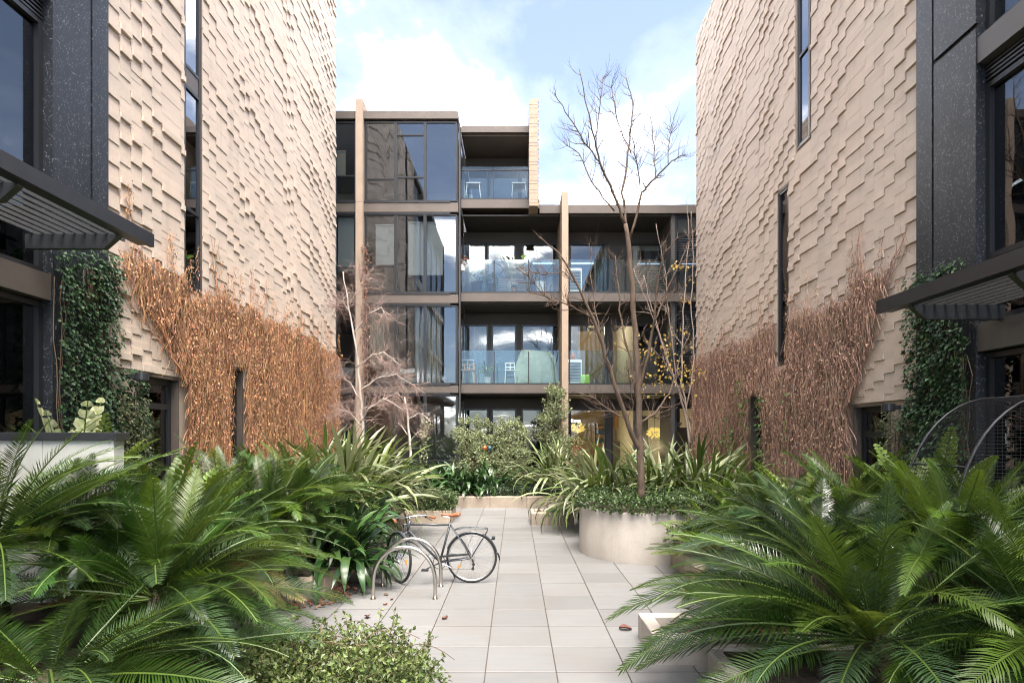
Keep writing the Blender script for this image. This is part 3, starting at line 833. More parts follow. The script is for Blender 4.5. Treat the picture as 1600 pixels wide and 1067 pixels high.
# balustrades: glass panels on slim posts
bal = {3: ([717, 771, 828], 260), 2: ([717, 772, 826, 877, 890, 930, 966, 1010, 1054], 405), 1: ([717, 772, 826, 877, 890, 945, 1000, 1054], 547)}
for k_, (px_, top) in bal.items():
    z0 = zfl[k_][1]; z1 = zs_(top)
    q = MB()
    for p_ in px_: q.box(xs(p_)-.018, xs(p_)+.018, YS+.03, YS+.07, z0, z1-.04)
    q.box(xs(px_[0]), xs(px_[-1]), YS+.02, YS+.08, z0+.001, z0+.06)
    if k_ == 3: q.box(xs(px_[0]), xs(px_[-1]), YS+.03, YS+.07, zs_(266), zs_(264))
    w = q.build('balustrade', M['frame'], FB)
    for a, b_ in zip(px_[:-1], px_[1:]):
        if a == 877: continue
        q = MB(); q.box(xs(a)+.02, xs(b_)-.02, YS+.045, YS+.057, z0+.061, z1); q.build('glass_panel', M['glass_rail'], w)
# thin fins
def fin(pxa, pxb, top, y1=22.5):
    q = MB(); x0, x1 = wx(pxa, 19.3), wx(pxb, 19.3); zt = wz(top, 19.3)
    cuts = [-.1] + [z for z in (3.5, 6.55, 9.65) if z < zt-.5] + [zt]
    for a, b_ in zip(cuts[:-1], cuts[1:]): q.box(x0, x1, 19.3, y1, a+.004, b_-.004)
    q.build('fin_wall', M['tan_concrete'], FB)
fin(555.5, 566.5, 155); fin(878, 888, 300, 21.5)
# thick end wall of the upper storey: ragged brick relief like the side buildings
xf0, xf1 = wx(827, 19.3), wx(841, 19.3); zf0, zf1 = wz(322, 19.3), wz(155, 19.3)
q = MB(); q.box(xf0, xf1-.04, 19.3, 22.2, zf0, zf1); ew = q.build('end_wall', M['brick_back'], FB)
r_ = random.Random(4); nrow = 34; hh = (zf1-zf0)/nrow; lastx = .03
for k_ in range(nrow):
    z = zf0+k_*hh
    lastx = .02 + .05*abs(mnoise.noise(Vector((k_*.31, 2.2, 0)))) + (.03 if k_ % 3 == 0 else 0)
    q = MB(); q.box(xf0-.003*(k_ % 3), xf1-.04+lastx, 19.275-.004*(k_ % 3), 19.298, z, z+hh-.004); q.build('brick', M['tan_concrete'], ew)
    q = MB()
    for y_ in range(4): q.box(xf1-.04, xf1-.04+.02+.015*((k_+y_) % 3), 19.3+y_*.7, 19.3+y_*.7+.7, z, z+hh)
    q.build('brick_course', M['tan_concrete'], ew)
# down pipe between bay and balconies
q = MB(); q.box(XBR+.012, XBR+.055, YB+.15, YB+.4, .3, zb_(190)); q.build('downpipe', M['soffit'], FB)
# ------------------------------------------------------------------ plant meshes
def frond_mesh(name, L, bend, n, lmax, wid, mats, seed, vang=.55, droop=.5, broad=False, sweep=.75, curl=0.0):
    """one pinnate frond: starts at the origin along +X, arches in XZ (bend = total turn, radians)"""
    rg = random.Random(seed); b = MB()
    N = 14; pts = []; ang = 0; p = Vector((0, 0, 0)); tang = []
    for k in range(N+1):
        s = k/N
        a = -bend*(s**1.6)
        lat = curl*s*s
        t = Vector((math.cos(a)*math.cos(lat), math.sin(lat), math.sin(a)))
        pts.append(p.copy()); tang.append(t); p = p + t*(L/N)
    def at(s):
        f = s*N; k = min(int(f), N-1); f -= k
        return pts[k].lerp(pts[k+1], f), tang[k].lerp(tang[k+1], f).normalized()
    b.tube(pts, [(.009 if broad else .0055)*(1-.8*k/N)+.0012 for k in range(N+1)], 4, True, 1)
    for i in range(n):
        s = .13 + .87*(i+.5)/n
        c, t = at(s)
        side = Vector((0, 1, 0)); side = (side - t*side.dot(t)).normalized(); up = t.cross(side) * -1
        if up.z < 0 and abs(t.z) < .9: up = -up
        prof = min(1, (s-.08)/.22)**.7 * (1-((s-.35)/.72)**2 if s > .35 else 1)
        prof = max(prof, .18)
        for sg in (-1, 1):
            l = lmax*prof*rg.uniform(.9, 1.08)
            va = vang*(1-.5*s) + rg.uniform(-.14, .14)
            sw = sweep*(.55+.6*s) + rg.uniform(-.07, .07)
            d = (side*sg*math.cos(va) + up*math.sin(va))
            d = (d*math.cos(sw) + t*math.sin(sw)).normalized()
            e = d.cross(up).normalized()
            if e.length < .1: e = t
            w = wid*rg.uniform(.85, 1.15)
            dr = Vector((0, 0, -1))*droop*l
            if broad:
                q0 = c; q1 = c + d*l*.3; q2 = c + d*l*.68 + dr*.12; q3 = c + d*l + dr*.3
                i0 = len(b.v)
                nn = up*.1*w
                b.v += [tuple(q0), tuple(q1+e*w-nn*0+up*w*.25), tuple(q1-e*w+up*w*.25), tuple(q2+e*w*1.05+up*w*.2), tuple(q2-e*w*1.05+up*w*.2), tuple(q3), tuple(q1), tuple(q2)]
                b.f += [(i0, i0+1, i0+6), (i0, i0+6, i0+2), (i0+1, i0+3, i0+7, i0+6), (i0+6, i0+7, i0+4, i0+2), (i0+3, i0+5, i0+7), (i0+7, i0+5, i0+4)]; b.m += [0]*6
            else:
                q0 = c; q1 = c + d*l*.5 + dr*.10; q2 = c + d*l + dr*.42
                i0 = len(b.v)
                b.v += [tuple(q0-e*w*.6), tuple(q0+e*w*.6), tuple(q1-e*w), tuple(q1+e*w), tuple(q2)]
                b.f += [(i0, i0+1, i0+3, i0+2), (i0+2, i0+3, i0+4)]; b.m += [0, 0]
    return b.mesh(name, mats, False)

FM = [frond_mesh('frond', 1.0, bd, 66, .152, .0033, [M[mt], M['rachis']], sd, vang=.5, droop=dr, curl=cu)
      for mt in ('cycad', 'cycad', 'cycad_bright', 'cycad_sheen', 'cycad_old')
      for bd, sd, dr, cu in ((.55, 1, .25, .1), (.85, 2, .35, -.12), (1.15, 3, .5, .15), (1.45, 4, .7, -.1), (.95, 5, .45, .25), (.3, 6, .2, -.05))]
ZM = [frond_mesh('frond', 1.0, bd, 17, .13, .019, [M['zamia'], M['rachis']], sd, vang=.45, droop=.2, broad=True, sweep=.6) for bd, sd in ((.25, 11), (.5, 12), (.8, 13))]

def cycad(label, x, y, z0, zc, n, L, seed, bias=None, name='cycad', cat='cycad palm', meshes=FM, e_hi=80, e_lo=-4, group=None, extra=(), avoid=None):
    """a trunk stub and a rosette of arching fronds; bias = azimuth (deg) that gets more fronds"""
    rg = random.Random(seed)
    t = thing(name, label, cat, (x, y, z0), group)
    b = MB(); h = zc-z0
    if name == 'cycad':
        b.lathe((x, y, z0-.1), [(.13, 0), (.15, .1), (.14, h*.7+.1), (.10, h+.12), (.02, h+.2)], 12)
        b.build('trunk', M['cycad_trunk'], t)
    lst = list(extra)
    if meshes is FM: n = int(n*1.25)
    for k in range(n):
        az = k*137.508 + rg.uniform(-14, 14)
        if bias is not None and rg.random() < .40: az = bias + rg.gauss(0, 50)
        u = (k+.5)/n
        old = meshes is FM and u > .8 and rg.random() < .28
        lst.append((az, e_hi + (e_lo-e_hi)*u**.8 + rg.uniform(-7, 7), L*(.74+.32*math.sin(u*2.4))*rg.uniform(.88, 1.1), rg.randrange(24, 30) if old else rg.randrange(min(24, len(meshes)))))
    for az, el, l, mi in lst:
        if avoid and avoid(az % 360): continue
        if el > 60 and meshes is FM: mi = rg.choice((0, 1, 5, 4))+6*rg.choice((0, 1, 2, 2, 3))
        o = inst('frond', meshes[mi], t, (.05*math.cos(R(az)), .05*math.sin(R(az)), h), (0, 0, 0), l)
        o.rotation_euler = (Matrix.Rotation(R(az), 3, 'Z') @ Matrix.Rotation(-R(el), 3, 'Y') @ Matrix.Rotation(R(rg.uniform(-28, 28)), 3, 'X')).to_euler()
    return t

def strap_mesh(name, bend, w, mt, seed, fold=.35, kink=0, n=9):
    """a strap leaf of length 1 along +X arching down in XZ, folded along its middle"""
    rg = random.Random(seed); b = MB(); p = Vector(); pts = []
    tw = rg.uniform(-.5, .5)
    for k in range(n+1):
        s = k/n
        a = -bend*s**2.0 - (kink if s > .62 else 0)
        t = Vector((math.cos(a), 0, math.sin(a)))
        pts.append((p.copy(), t, s)); p = p + t/n
    i0 = 0
    for p, t, s in pts:
        ww = w*(.55+.9*s if s < .45 else 1-.0*s)*(1 if s < .7 else max(.03, 1-((s-.7)/.3)**1.6))
        up = Vector((-t.z, 0, t.x)); sd = Vector((0, 1, 0))
        r_ = tw*s; sd2 = sd*math.cos(r_)+up*math.sin(r_); up2 = up*math.cos(r_)-sd*math.sin(r_)
        b.v += [tuple(p+sd2*ww+up2*ww*fold), tuple(p), tuple(p-sd2*ww+up2*ww*fold)]
    for k in range(n):
        a = k*3
        b.f += [(a, a+3, a+4, a+1), (a+1, a+4, a+5, a+2)]; b.m += [0, 0]
    return b.mesh(name, mt, True)
SM = {}
for key, mk, w, f in (('flax', 'flax', .020, .4), ('pale', 'flax_pale', .020, .4), ('clivia', 'clivia', .045, .25)):
    SM[key] = [strap_mesh('leaf', bd, w*ws, M[mk], sd, f, kk) for bd, sd, kk, ws in ((.5, 1, 0, 1), (1.0, 2, 0, 1.1), (1.5, 3, 0, .9), (2.1, 4, .2, 1), (2.7, 5, .1, 1.1), (.9, 6, .9, 1))]

def rosette(name, label, cat, x, y, z, n, L, seed, kinds, e0=84, e1=25, spread=.12, bias=None, bpow=.35, group=None, wide=1.0):
    rg = random.Random(seed)
    t = thing(name, label, cat, (x, y, z), group)
    for k in range(n):
        az = rg.uniform(0, 360)
        if bias is not None and rg.random() < bpow: az = bias + rg.gauss(0, 42)
        u = rg.random(); el = e0+(e1-e0)*u
        key = rg.choice(kinds)
        mi = rg.choice((0, 1, 1, 2, 5) if u < .35 else (1, 2, 2, 3, 3, 4))
        l = L*rg.uniform(.65, 1.12)
        o = inst('leaf', SM[key][mi], t, (rg.gauss(0, spread), rg.gauss(0, spread), -.02), (0, 0, 0), (l, l*wide, l))
        o.rotation_euler = (Matrix.Rotation(R(az), 3, 'Z') @ Matrix.Rotation(-R(el), 3, 'Y') @ Matrix.Rotation(R(rg.uniform(-25, 25)), 3, 'X')).to_euler()
    return t

def leaf_quad(b, p, d, nrm, l, w, m=0, cup=.25):
    """small pointed leaf, two folded halves"""
    d = d.normalized(); s = d.cross(nrm)
    if s.length < 1e-4: s = d.cross(Vector((.3, .5, .8)))
    s.normalize(); u = s.cross(d)
    i = len(b.v); mid = p + d*l*.45
    b.v += [tuple(p), tuple(mid+s*w*.5+u*w*cup), tuple(p+d*l), tuple(mid-s*w*.5+u*w*cup)]
    b.f += [(i, i+1, i+2), (i, i+2, i+3)]; b.m += [m, m]

def rvec(rg):
    while True:
        v = Vector((rg.uniform(-1, 1), rg.uniform(-1, 1), rg.uniform(-1, 1)))
        if .01 < v.length < 1: return v.normalized()

def clump_foliage(b, rg, c, rad, n, l, w, m=0, flat=.6):
    for _ in range(n):
        v = rvec(rg); r_ = rg.uniform(.55, 1)**.6
        p = Vector((c[0]+v.x*rad[0]*r_, c[1]+v.y*rad[1]*r_, c[2]+v.z*rad[2]*r_))
        d = (v + rvec(rg)*.9 + Vector((0, 0, -.1)))
        leaf_quad(b, p, d, (v+Vector((0, 0, flat))+rvec(rg)*.5), l*rg.uniform(.6, 1.2), w*rg.uniform(.7, 1.2), m)

def bush(name, label, cat, base, lobes, dens, l, w, mt, seed, stems=8, stem_mat='stem', clumps=26, csize=.22, group=None, sprigs=0):
    """leaf clumps over the surface and inside of a few lobes, and stems from the ground"""
    rg = random.Random(seed); t = thing(name, label, cat, base, group)
    b = MB(); s = MB(); B = Vector(base)
    for (cx, cy, cz, rx, ry, rz_) in lobes:
        for k in range(clumps):
            v = rvec(rg); r_ = rg.uniform(.35, 1)**.5
            c = Vector((cx+v.x*rx*r_, cy+v.y*ry*r_, cz+v.z*rz_*r_))
            if c.z < base[2]: c.z = base[2]+rg.uniform(.02, .1)
            q = csize*rg.uniform(.6, 1.25)
            clump_foliage(b, rg, c, (q, q, q*.6), dens, l, w)
            if k % max(1, int(clumps/stems)) == 0:
                st = B+Vector((rg.gauss(0, .1), rg.gauss(0, .1), -.05)); mid = st.lerp(c, .5)+rvec(rg)*.07
                s.tube([st, mid, c], [.009, .007, .003], 4)
    for _ in range(sprigs):
        (cx, cy, cz, rx, ry, rz_) = rg.choice(lobes); v = rvec(rg); v.z = abs(v.z)*.8+.35; v.normalize()
        p = Vector((cx+v.x*rx*.8, cy+v.y*ry*.8, cz+v.z*rz_*.8)); d = (v+rvec(rg)*.5+Vector((0, 0, .5))).normalized(); pts = [p.copy()]
        for j in range(6):
            d = (d+rvec(rg)*.18).normalized(); p = p+d*rg.uniform(.02, .05); pts.append(p.copy())
            for _k in range(3): leaf_quad(b, p+rvec(rg)*.008, d*.6+rvec(rg), rvec(rg)+Vector((0, 0, .8)), l*rg.uniform(.6, 1.15), w*rg.uniform(.7, 1.1))
        s.tube(pts, .0025, 3)
    s.build('stem', M[stem_mat], t, kind='stuff'); b.build('foliage', M[mt], t, kind='stuff')
    return t

# ---- ivy and creepers on the side walls
def wallP(s, d, y, z): return Vector((s*(WX-d), y, z))
def ivy_patch(name, label, cat, s, polys, dens, l, mt, seed, thick=.10, base_d=.05, stems=14, group=None, hole=None):
    """polys: (y0, y1, z0, z1) rectangles with ragged edges"""
    rg = random.Random(seed); y0, y1, z0, z1 = polys[0][:4]
    t = thing(name, label, cat, wallP(s, .02, (y0+y1)/2, polys[0][2]), group)
    b = MB(); st = MB()
    n0 = Vector((-s, 0, 0))
    for (ya, yb_, za, zt) in polys:
        n = int((yb_-ya)*(zt-za)*dens)
        for _ in range(n):
            y = rg.uniform(ya-.03, yb_+.03); z = rg.uniform(za, zt)
            lump = mnoise.noise(Vector((y*2.6, z*2.6, seed)))
            edge = min(y-ya, yb_-y, zt-z)
            if edge < .12+.1*lump and rg.random() < .45: continue
            if hole and hole(y, z): continue
            d = base_d + thick*(.5+.7*lump) + rg.uniform(0, .05)
            p = wallP(s, max(.02, d), y, z)
            dr = Vector((-s*rg.uniform(.1, .7), rg.uniform(-.6, .6), rg.uniform(-1, -.2)))
            leaf_quad(b, p, dr, n0+rvec(rg)*.55+Vector((0, 0, .5)), l*rg.uniform(.6, 1.25), l*rg.uniform(.6, 1.0), 0, .15)
        for _ in range(stems):
            y = rg.uniform(ya, yb_); z = za; pts = []
            while z < zt-.15:
                pts.append(wallP(s, .035, y, z)); y = min(max(y+rg.gauss(0, .04), ya), yb_); z += .25
            if len(pts) > 1: st.tube(pts, .006, 4)
    st.build('stem', M['stem'], t, kind='stuff'); b.build('foliage', M[mt], t, kind='stuff')
    return t
ivy_patch('ivy', 'dark green ivy over the flecked column at the left, under the canopy', 'ivy', -1,
          [(6.84, 7.84, .35, 4.22), (7.84, 8.45, .35, 2.92), (7.3, 7.9, 3.6, 4.4)], 1500, .058, 'ivy', 21, hole=lambda y, z: 7.84 < y and z > 2.75 and y > 8.25)
ivy_patch('ivy', 'dark green ivy over the flecked column at the right, above and below the canopy', 'ivy', 1,
          [(6.98, 7.95, 2.3, 4.15), (6.9, 7.3, 1.7, 3.3), (7.2, 8.0, 1.2, 2.45)], 1500, .062, 'ivy', 22, hole=lambda y, z: z > 3.7 and (y < 7.05+.1*math.sin(z*9)))
ivy_patch('ivy', 'small leaved paler ivy round the wall lamp beside the right door', 'ivy', 1, [(7.6, 8.46, .3, 2.38)], 1900, .036, 'ivy_pale', 23, .07)
ivy_patch('ivy', 'small leaved yellowish ivy round the wall lamp beside the left door', 'ivy', -1, [(7.75, 8.40, .4, 2.55)], 1500, .034, 'ivy_pale', 24, .06, .13)

def creeper(label, s, inside, ymin, ymax, zmin, ztop, stem_m, leaf_m, seed, diag):
    rg = random.Random(seed)
    t = thing('dead_creeper', label, 'creeper', wallP(s, .02, (ymin+ymax)/2, .3))
    b = MB(); lf = MB(); big = MB()
    n0 = Vector((-s, 0, 0))
    def strand(y, z, ln, d, w):
        k = 3 if ln < .35 else 5; yy, zz = y, z; vy = rg.gauss(0, .35)
        i = len(b.v); cr = rg.uniform(-.7, .7)
        for j in range(k+1):
            p = wallP(s, d+rg.uniform(-.012, .012), yy, zz); ww = w*(1-.45*j/k)
            b.v += [tuple(p+Vector((-s*ww*cr, ww, 0))), tuple(p+Vector((s*ww*cr, -ww, 0)))]
            vy = vy*.75+rg.gauss(0, .3); yy += vy*ln/k; zz -= ln/k
        for j in range(k):
            a = i+j*2; b.f.append((a, a+2, a+3, a+1)); b.m.append(0)
    area = (ymax-ymin)*(ztop-zmin)
    n = int(area*1250)
    for _ in range(n):
        y = rg.uniform(ymin, ymax); z = rg.uniform(zmin, ztop+.6)
        if not inside(y, z): continue
        lump = mnoise.noise(Vector((y*1.3, z*.5, seed)))
        if mnoise.noise(Vector((y*3.1, z*1.1, seed+9))) < rg.uniform(-1.2, -.1): continue
        ln = rg.uniform(.14, .5)
        if not inside(y, z-ln*.8) and z-ln*.8 > zmin+.02: continue
        strand(y, z, ln, .02+.055*max(0, .5+lump)+rg.uniform(0, .03), rg.uniform(.003, .0085))
    for _ in range(int(area*420)):
        y = rg.uniform(ymin, ymax); z = rg.uniform(zmin, ztop+.4)
        if not inside(y, z-.06): continue
        lump = mnoise.noise(Vector((y*1.3, z*.5, seed)))
        if mnoise.noise(Vector((y*2.2, z*1.4, seed+5))) < rg.uniform(-.7, .35): continue
        p = wallP(s, .05+.11*max(0, .5+lump)+rg.uniform(0, .05), y, z)
        dr = Vector((-s*rg.uniform(0, .5), rg.uniform(-.5, .5), -1))
        leaf_quad(lf, p, dr, n0+rvec(rg)*.8, rg.uniform(.02, .06)*(1.3 if rg.random() < .12 else .9), rg.uniform(.014, .034), 0, rg.uniform(.1, .5))
    # leading stems and tendrils that run on up the bare wall
    for (ya, za, yb_, zb2, r0) in diag:
        for j in range(3):
            k = 9; pts = []
            for q in range(k+1):
                f = q/k
                pts.append(wallP(s, .05+.03*math.sin(f*5+j), ya+(yb_-ya)*f+rg.gauss(0, .035)+.08*j*f, za+(zb2-za)*f+rg.gauss(0, .03)))
            big.tube(pts, [r0*(1-.6*q/k) for q in range(k+1)], 5)
            for q in range(2, k):
                if rg.random() < .8: strand(pts[q].y, pts[q].z, rg.uniform(.15, .4), .05, .004)
    for _ in range(90):
        y = rg.uniform(ymin, ymax); z = zmin; pts = []; top = ztop-rg.uniform(.1, 1.6); vy = rg.gauss(0, .1)
        while z < top and inside(y, z):
            pts.append(wallP(s, .07+.05*mnoise.noise(Vector((y*3, z*2, seed))), y, z)); vy = vy*.8+rg.gauss(0, .06); y += vy*.3; z += .16
        if len(pts) > 3:
            r0 = rg.uniform(.004, .011); big.tube(pts, [r0*(1-.6*q/len(pts)) for q in range(len(pts))], 4, cap=False)
    for _ in range(34):
        y = rg.uniform(ymin, ymax); z = ztop-rg.uniform(.0, .3)
        if not inside(y, z-.35): continue
        pts = []; h = rg.uniform(.2, .8)
        for q in range(7):
            pts.append(wallP(s, .05, y+rg.gauss(0, .03), z+h*q/6))
            for _k in range(5):
                p = wallP(s, .06+rg.uniform(0, .03), pts[-1].y+rg.gauss(0, .03), pts[-1].z+rg.gauss(0, .05))
                leaf_quad(lf, p, Vector((-s*.2, rg.uniform(-.5, .5), -1)), n0+rvec(rg)*.7, rg.uniform(.02, .045), rg.uniform(.012, .028))
        big.tube(pts, .005, 4)
    big.build('stem', M[stem_m], t, kind='stuff'); b.build('hanging_strands', M[stem_m], t, kind='stuff'); lf.build('dead_leaves', M[leaf_m], t, kind='stuff')
def in_left(y, z):
    if y > 17.9 or z < .3: return False
    top = 4.62 + .22*mnoise.noise(Vector((y*1.7, 0, 3))) + .12*mnoise.noise(Vector((y*6, 0, 3))) - (max(0, y-15.5)*.1)
    if z > top: return False
    if y < 9.62:
        lim = 9.55 - (z-2.85)*.93 + .14*mnoise.noise(Vector((z*4, 1, 0)))     # diagonal edge of the bare corner
        if z < 2.9 and y < 9.46: return False
        if y < lim: return (z > 3.6 and mnoise.noise(Vector((y*3, z*3, 7))) > .18)
    if 9.62 < y < 10.12 and z > 4.4: return False
    if 11.12 < y < 11.68 and z < 3.32: return False
    return True
def in_right(y, z):
    if y > 17.75 or z < .3: return False
    top = 4.30 + .22*mnoise.noise(Vector((y*1.5, 0, 13))) + .12*mnoise.noise(Vector((y*6, 0, 13))) + (.12 if y < 9.5 else 0)
    if z > top: return False
    if y < 9.45:
        if z < 2.5: return False
        lim = 9.45 - (z-2.5)*.62 + .1*mnoise.noise(Vector((z*4, 1, 5)))
        if y < lim: return z > 3.3 and y > 8.1 and mnoise.noise(Vector((y*3, z*3, 17))) > .28
    if 11.6 < y < 12.14 and z > 3.4: return False
    if 12.75 < y < 13.5 and z < 2.9: return False
    return True
creeper('bright orange brown dead creeper hanging on the left brick wall', -1, in_left, 7.9, 17.9, .3, 4.75, 'dead_stem', 'dead_leaf', 31,
        [(9.5, 2.9, 7.95, 4.5, .013), (9.6, 3.0, 8.3, 4.6, .012), (9.6, 3.3, 8.8, 4.6, .011), (9.55, 2.95, 7.9, 4.05, .008), (9.0, 3.5, 8.0, 5.3, .006), (10.6, 4.2, 10.4, 5.5, .007)])
creeper('dull brown dead creeper hanging on the right brick wall', 1, in_right, 8.1, 17.75, .3, 4.5, 'dead_stem_cool', 'dead_leaf_cool', 32,
        [(9.45, 2.5, 8.7, 3.6, .012), (9.4, 2.6, 8.5, 4.2, .011), (9.3, 3.2, 8.1, 4.6, .008), (9.2, 4.2, 9.1, 5.3, .006), (8.8, 3.9, 7.95, 4.9, .006)])
def vine_streaks(label, s, streaks, seed):
    rg = random.Random(seed); t = thing('green_creeper', label, 'creeper', wallP(s, .05, streaks[0][0], .3))
    b = MB(); st = MB()
    for (y, z0, z1, n) in streaks:
        pts = []; yy = y; z = z0
        while z < z1: pts.append(wallP(s, .16, yy, z)); yy += rg.gauss(0, .03); z += .12
        if len(pts) < 2: continue
        st.tube(pts, .006, 4)
        for _ in range(n):
            p = pts[min(int(rg.random()**1.3*len(pts)), len(pts)-1)] + Vector((-s*rg.uniform(0, .08), rg.gauss(0, .09), rg.gauss(0, .06)))
            leaf_quad(b, p, Vector((-s*rg.uniform(.1, .7), rg.uniform(-.7, .7), rg.uniform(-1, 0))), Vector((-s, 0, .4))+rvec(rg)*.5, rg.uniform(.05, .10), rg.uniform(.05, .085))
    st.build('stem', M['stem'], t, kind='stuff'); b.build('foliage', M['green_vine'], t, kind='stuff')
vine_streaks('fresh green creeper climbing the brown vine by the narrow right window', 1, [(12.62, .3, 2.9, 170), (13.6, .3, 2.9, 120), (14.1, .3, 2.2, 160), (14.6, .3, 2.7, 90), (13.7, 2.4, 3.6, 30), (11.3, 1.2, 2.8, 30), (15.2, .5, 2.4, 50), (12.2, .4, 1.6, 60)], 41)

# ------------------------------------------------------------------ cycads
cycad('nearest left cycad, its long fronds sweeping right over the leaf litter', -3.0, 5.0, .15, .62, 46, 1.5, 101, bias=10, e_lo=-8)
cycad('cycad at the lower left corner of the photograph with drooping fronds', -3.0, 3.8, .1, .4, 42, 1.45, 102, bias=15, e_lo=-10, e_hi=48)
cycad('big left cycad at the left picture edge, in front of the terrace wall', -4.25, 4.75, .3, 1.1, 48, 1.45, 103, bias=60)
cycad('left cycad close under the white terrace wall', -4.05, 5.45, .3, 1.12, 44, 1.1, 104, bias=-60, e_hi=70, avoid=lambda a: 40 < a < 190)
cycad('left cycad behind the limestone kerb with fronds over the kerb', -3.15, 7.5, .33, .80, 44, 1.32, 105, bias=-20)
cycad('upright left cycad in front of the orange creeper and left door', -3.75, 7.6, .33, 1.05, 36, 1.25, 106, bias=80)
cycad('left cycad beside the large strap leaved clump', -3.25, 8.75, .33, 1.0, 40, 1.3, 107, bias=0)
cycad('big front cycad at the right with tall upright fronds', 2.72, 4.45, .2, .45, 44, 1.55, 111, bias=180, e_lo=-6,
      extra=[(172, 24, 2.05, 2), (188, 16, 2.0, 2), (160, 30, 1.9, 2), (178, 6, 1.8, 1), (200, 2, 1.7, 1), (195, 30, 1.7, 1), (168, 14, 1.8, 8), (182, 34, 1.9, 20), (154, 20, 1.9, 7), (165, 36, 1.8, 19), (176, 44, 1.7, 13), (150, 34, 1.7, 2)])
cycad('front cycad at the lower right corner of the photograph', 3.75, 4.1, .2, .5, 42, 1.45, 112, bias=180)
cycad('right cycad at the right picture edge, under the black wire hoops', 4.2, 5.3, .22, .85, 40, 1.35, 113, bias=120)
cycad('right cycad with grey green fronds behind the big front one', 3.1, 6.0, .22, .72, 50, 1.4, 114, bias=190, meshes=FM[18:24])
cycad('right cycad whose frond tips reach out over the paving', 3.25, 7.1, .26, .55, 44, 1.25, 115, bias=190)
cycad('upright right cycad before the right wall lamp and door', 4.05, 6.9, .26, .95, 38, 1.3, 116, bias=170)
cycad('right cycad standing in front of the brown creeper', 3.7, 8.4, .26, .75, 40, 1.25, 117, bias=190)
cycad('bright green cycad in front of the black wire hoops', 3.72, 5.0, .22, 1.0, 46, 1.15, 118, bias=60, e_hi=84, e_lo=5, meshes=FM[12:18])
cycad('left cycad filling the gap before the limestone kerb', -3.4, 6.3, .33, .72, 42, 1.4, 119, bias=5, e_lo=-12)
cycad('left cycad in the middle of the near bed, between its neighbours', -3.6, 5.35, .33, .62, 40, 1.35, 120, bias=10, e_lo=-8)
# zamia with broad leaflets
cycad('broad leaved zamia in front of the right door', 3.95, 7.75, .26, .45, 16, 1.45, 121, name='zamia', cat='zamia', meshes=ZM, e_hi=82, e_lo=45)
cycad('olive broad leaved zamia inside the black wire hoops', 4.3, 6.15, .26, .85, 13, 1.2, 122, name='zamia', cat='zamia', meshes=ZM, e_hi=86, e_lo=62)
cycad('broad leaved zamia between the round planter and the cycads', 3.0, 8.95, .26, .4, 24, .95, 123, name='zamia', cat='zamia', meshes=ZM, e_hi=78, e_lo=10)
cycad('broad leaved zamia in front of the brown creeper, right of the round planter', 3.75, 9.9, .26, .5, 24, 1.1, 124, name='zamia', cat='zamia', meshes=ZM, e_hi=80, e_lo=20)
cycad('broad leaved zamia at the end of the white terrace wall', -3.95, 6.55, .33, .8, 18, 1.2, 125, name='zamia', cat='zamia', meshes=ZM, e_hi=84, e_lo=35)
cycad('yellow green zamia standing over the white terrace wall', -4.55, 6.3, .33, 1.2, 10, 1.0, 126, name='zamia', cat='zamia', meshes=ZM, e_hi=86, e_lo=55)
cycad('low dark zamia at the foot of the round planter', 2.75, 8.3, .26, .32, 18, .72, 127, name='zamia', cat='zamia', meshes=ZM, e_hi=70, e_lo=0, bias=190)

# ------------------------------------------------------------------ strap leaved clumps
G = None
rosette('flax', 'tall arching strap leaved clump left of the bike, before the orange creeper', 'flax clump', -3.1, 10.4, .33, 220, 2.0, 201, ['flax', 'pale', 'pale'], 84, 30, .16, bias=-15)
rosette('flax', 'strap leaved clump leaning over the hedge planter', 'flax clump', -2.95, 11.8, .33, 190, 1.9, 202, ['flax', 'pale', 'flax'], 86, 35, .16, bias=-10)
rosette('flax', 'green strap leaved clump at the foot of the birch', 'flax clump', -4.05, 12.8, .33, 90, 2.1, 203, ['flax'], 88, 50, .18)
rosette('flax', 'strap leaved clump against the orange creeper by the narrow left window', 'flax clump', -4.2, 9.9, .33, 50, 1.9, 204, ['flax', 'flax', 'pale'], 86, 45, .14)
rosette('flax', 'pale strap leaved clump in front of the right fin at the far end', 'flax clump', 1.12, 16.95, .33, 170, 1.75, 205, ['pale', 'pale', 'flax'], 84, 30, .14)
rosette('flax', 'pale strap leaved clump behind the left side of the round planter', 'flax clump', 1.95, 12.5, .28, 200, 1.8, 206, ['pale', 'pale', 'flax'], 82, 25, .2, bias=200)
rosette('flax', 'dark strap leaved clump behind the trunk of the bare tree', 'flax clump', 2.95, 12.4, .28, 190, 1.8, 207, ['pale', 'flax'], 84, 28, .2)
rosette('flax', 'strap leaved clump between the round planter and the brown creeper', 'flax clump', 3.75, 11.9, .28, 170, 1.85, 208, ['flax', 'flax', 'pale'], 86, 40, .18)
rosette('flax', 'small strap leaved clump at the foot of the green creeper', 'flax clump', 4.55, 12.9, .28, 60, 1.8, 209, ['flax'], 86, 45, .14)
CG = 'dark strap leaved clivias'
rosette('clivia', 'dark glossy clivia beside the front wheel of the bicycle', 'clivia', -2.42, 8.45, .36, 70, .95, 211, ['clivia'], 80, 5, .13, bias=-30, group=CG)
rosette('clivia', 'dark glossy clivia whose leaves cover the front wheel', 'clivia', -2.26, 7.85, .30, 64, 1.05, 210, ['clivia'], 72, 5, .1, bias=-5, bpow=.6, group=CG)
rosette('clivia', 'dark glossy clivia at the left of the near bike hoop', 'clivia', -2.72, 8.95, .34, 70, 1.0, 212, ['clivia'], 82, 8, .13, bias=-20, group=CG)
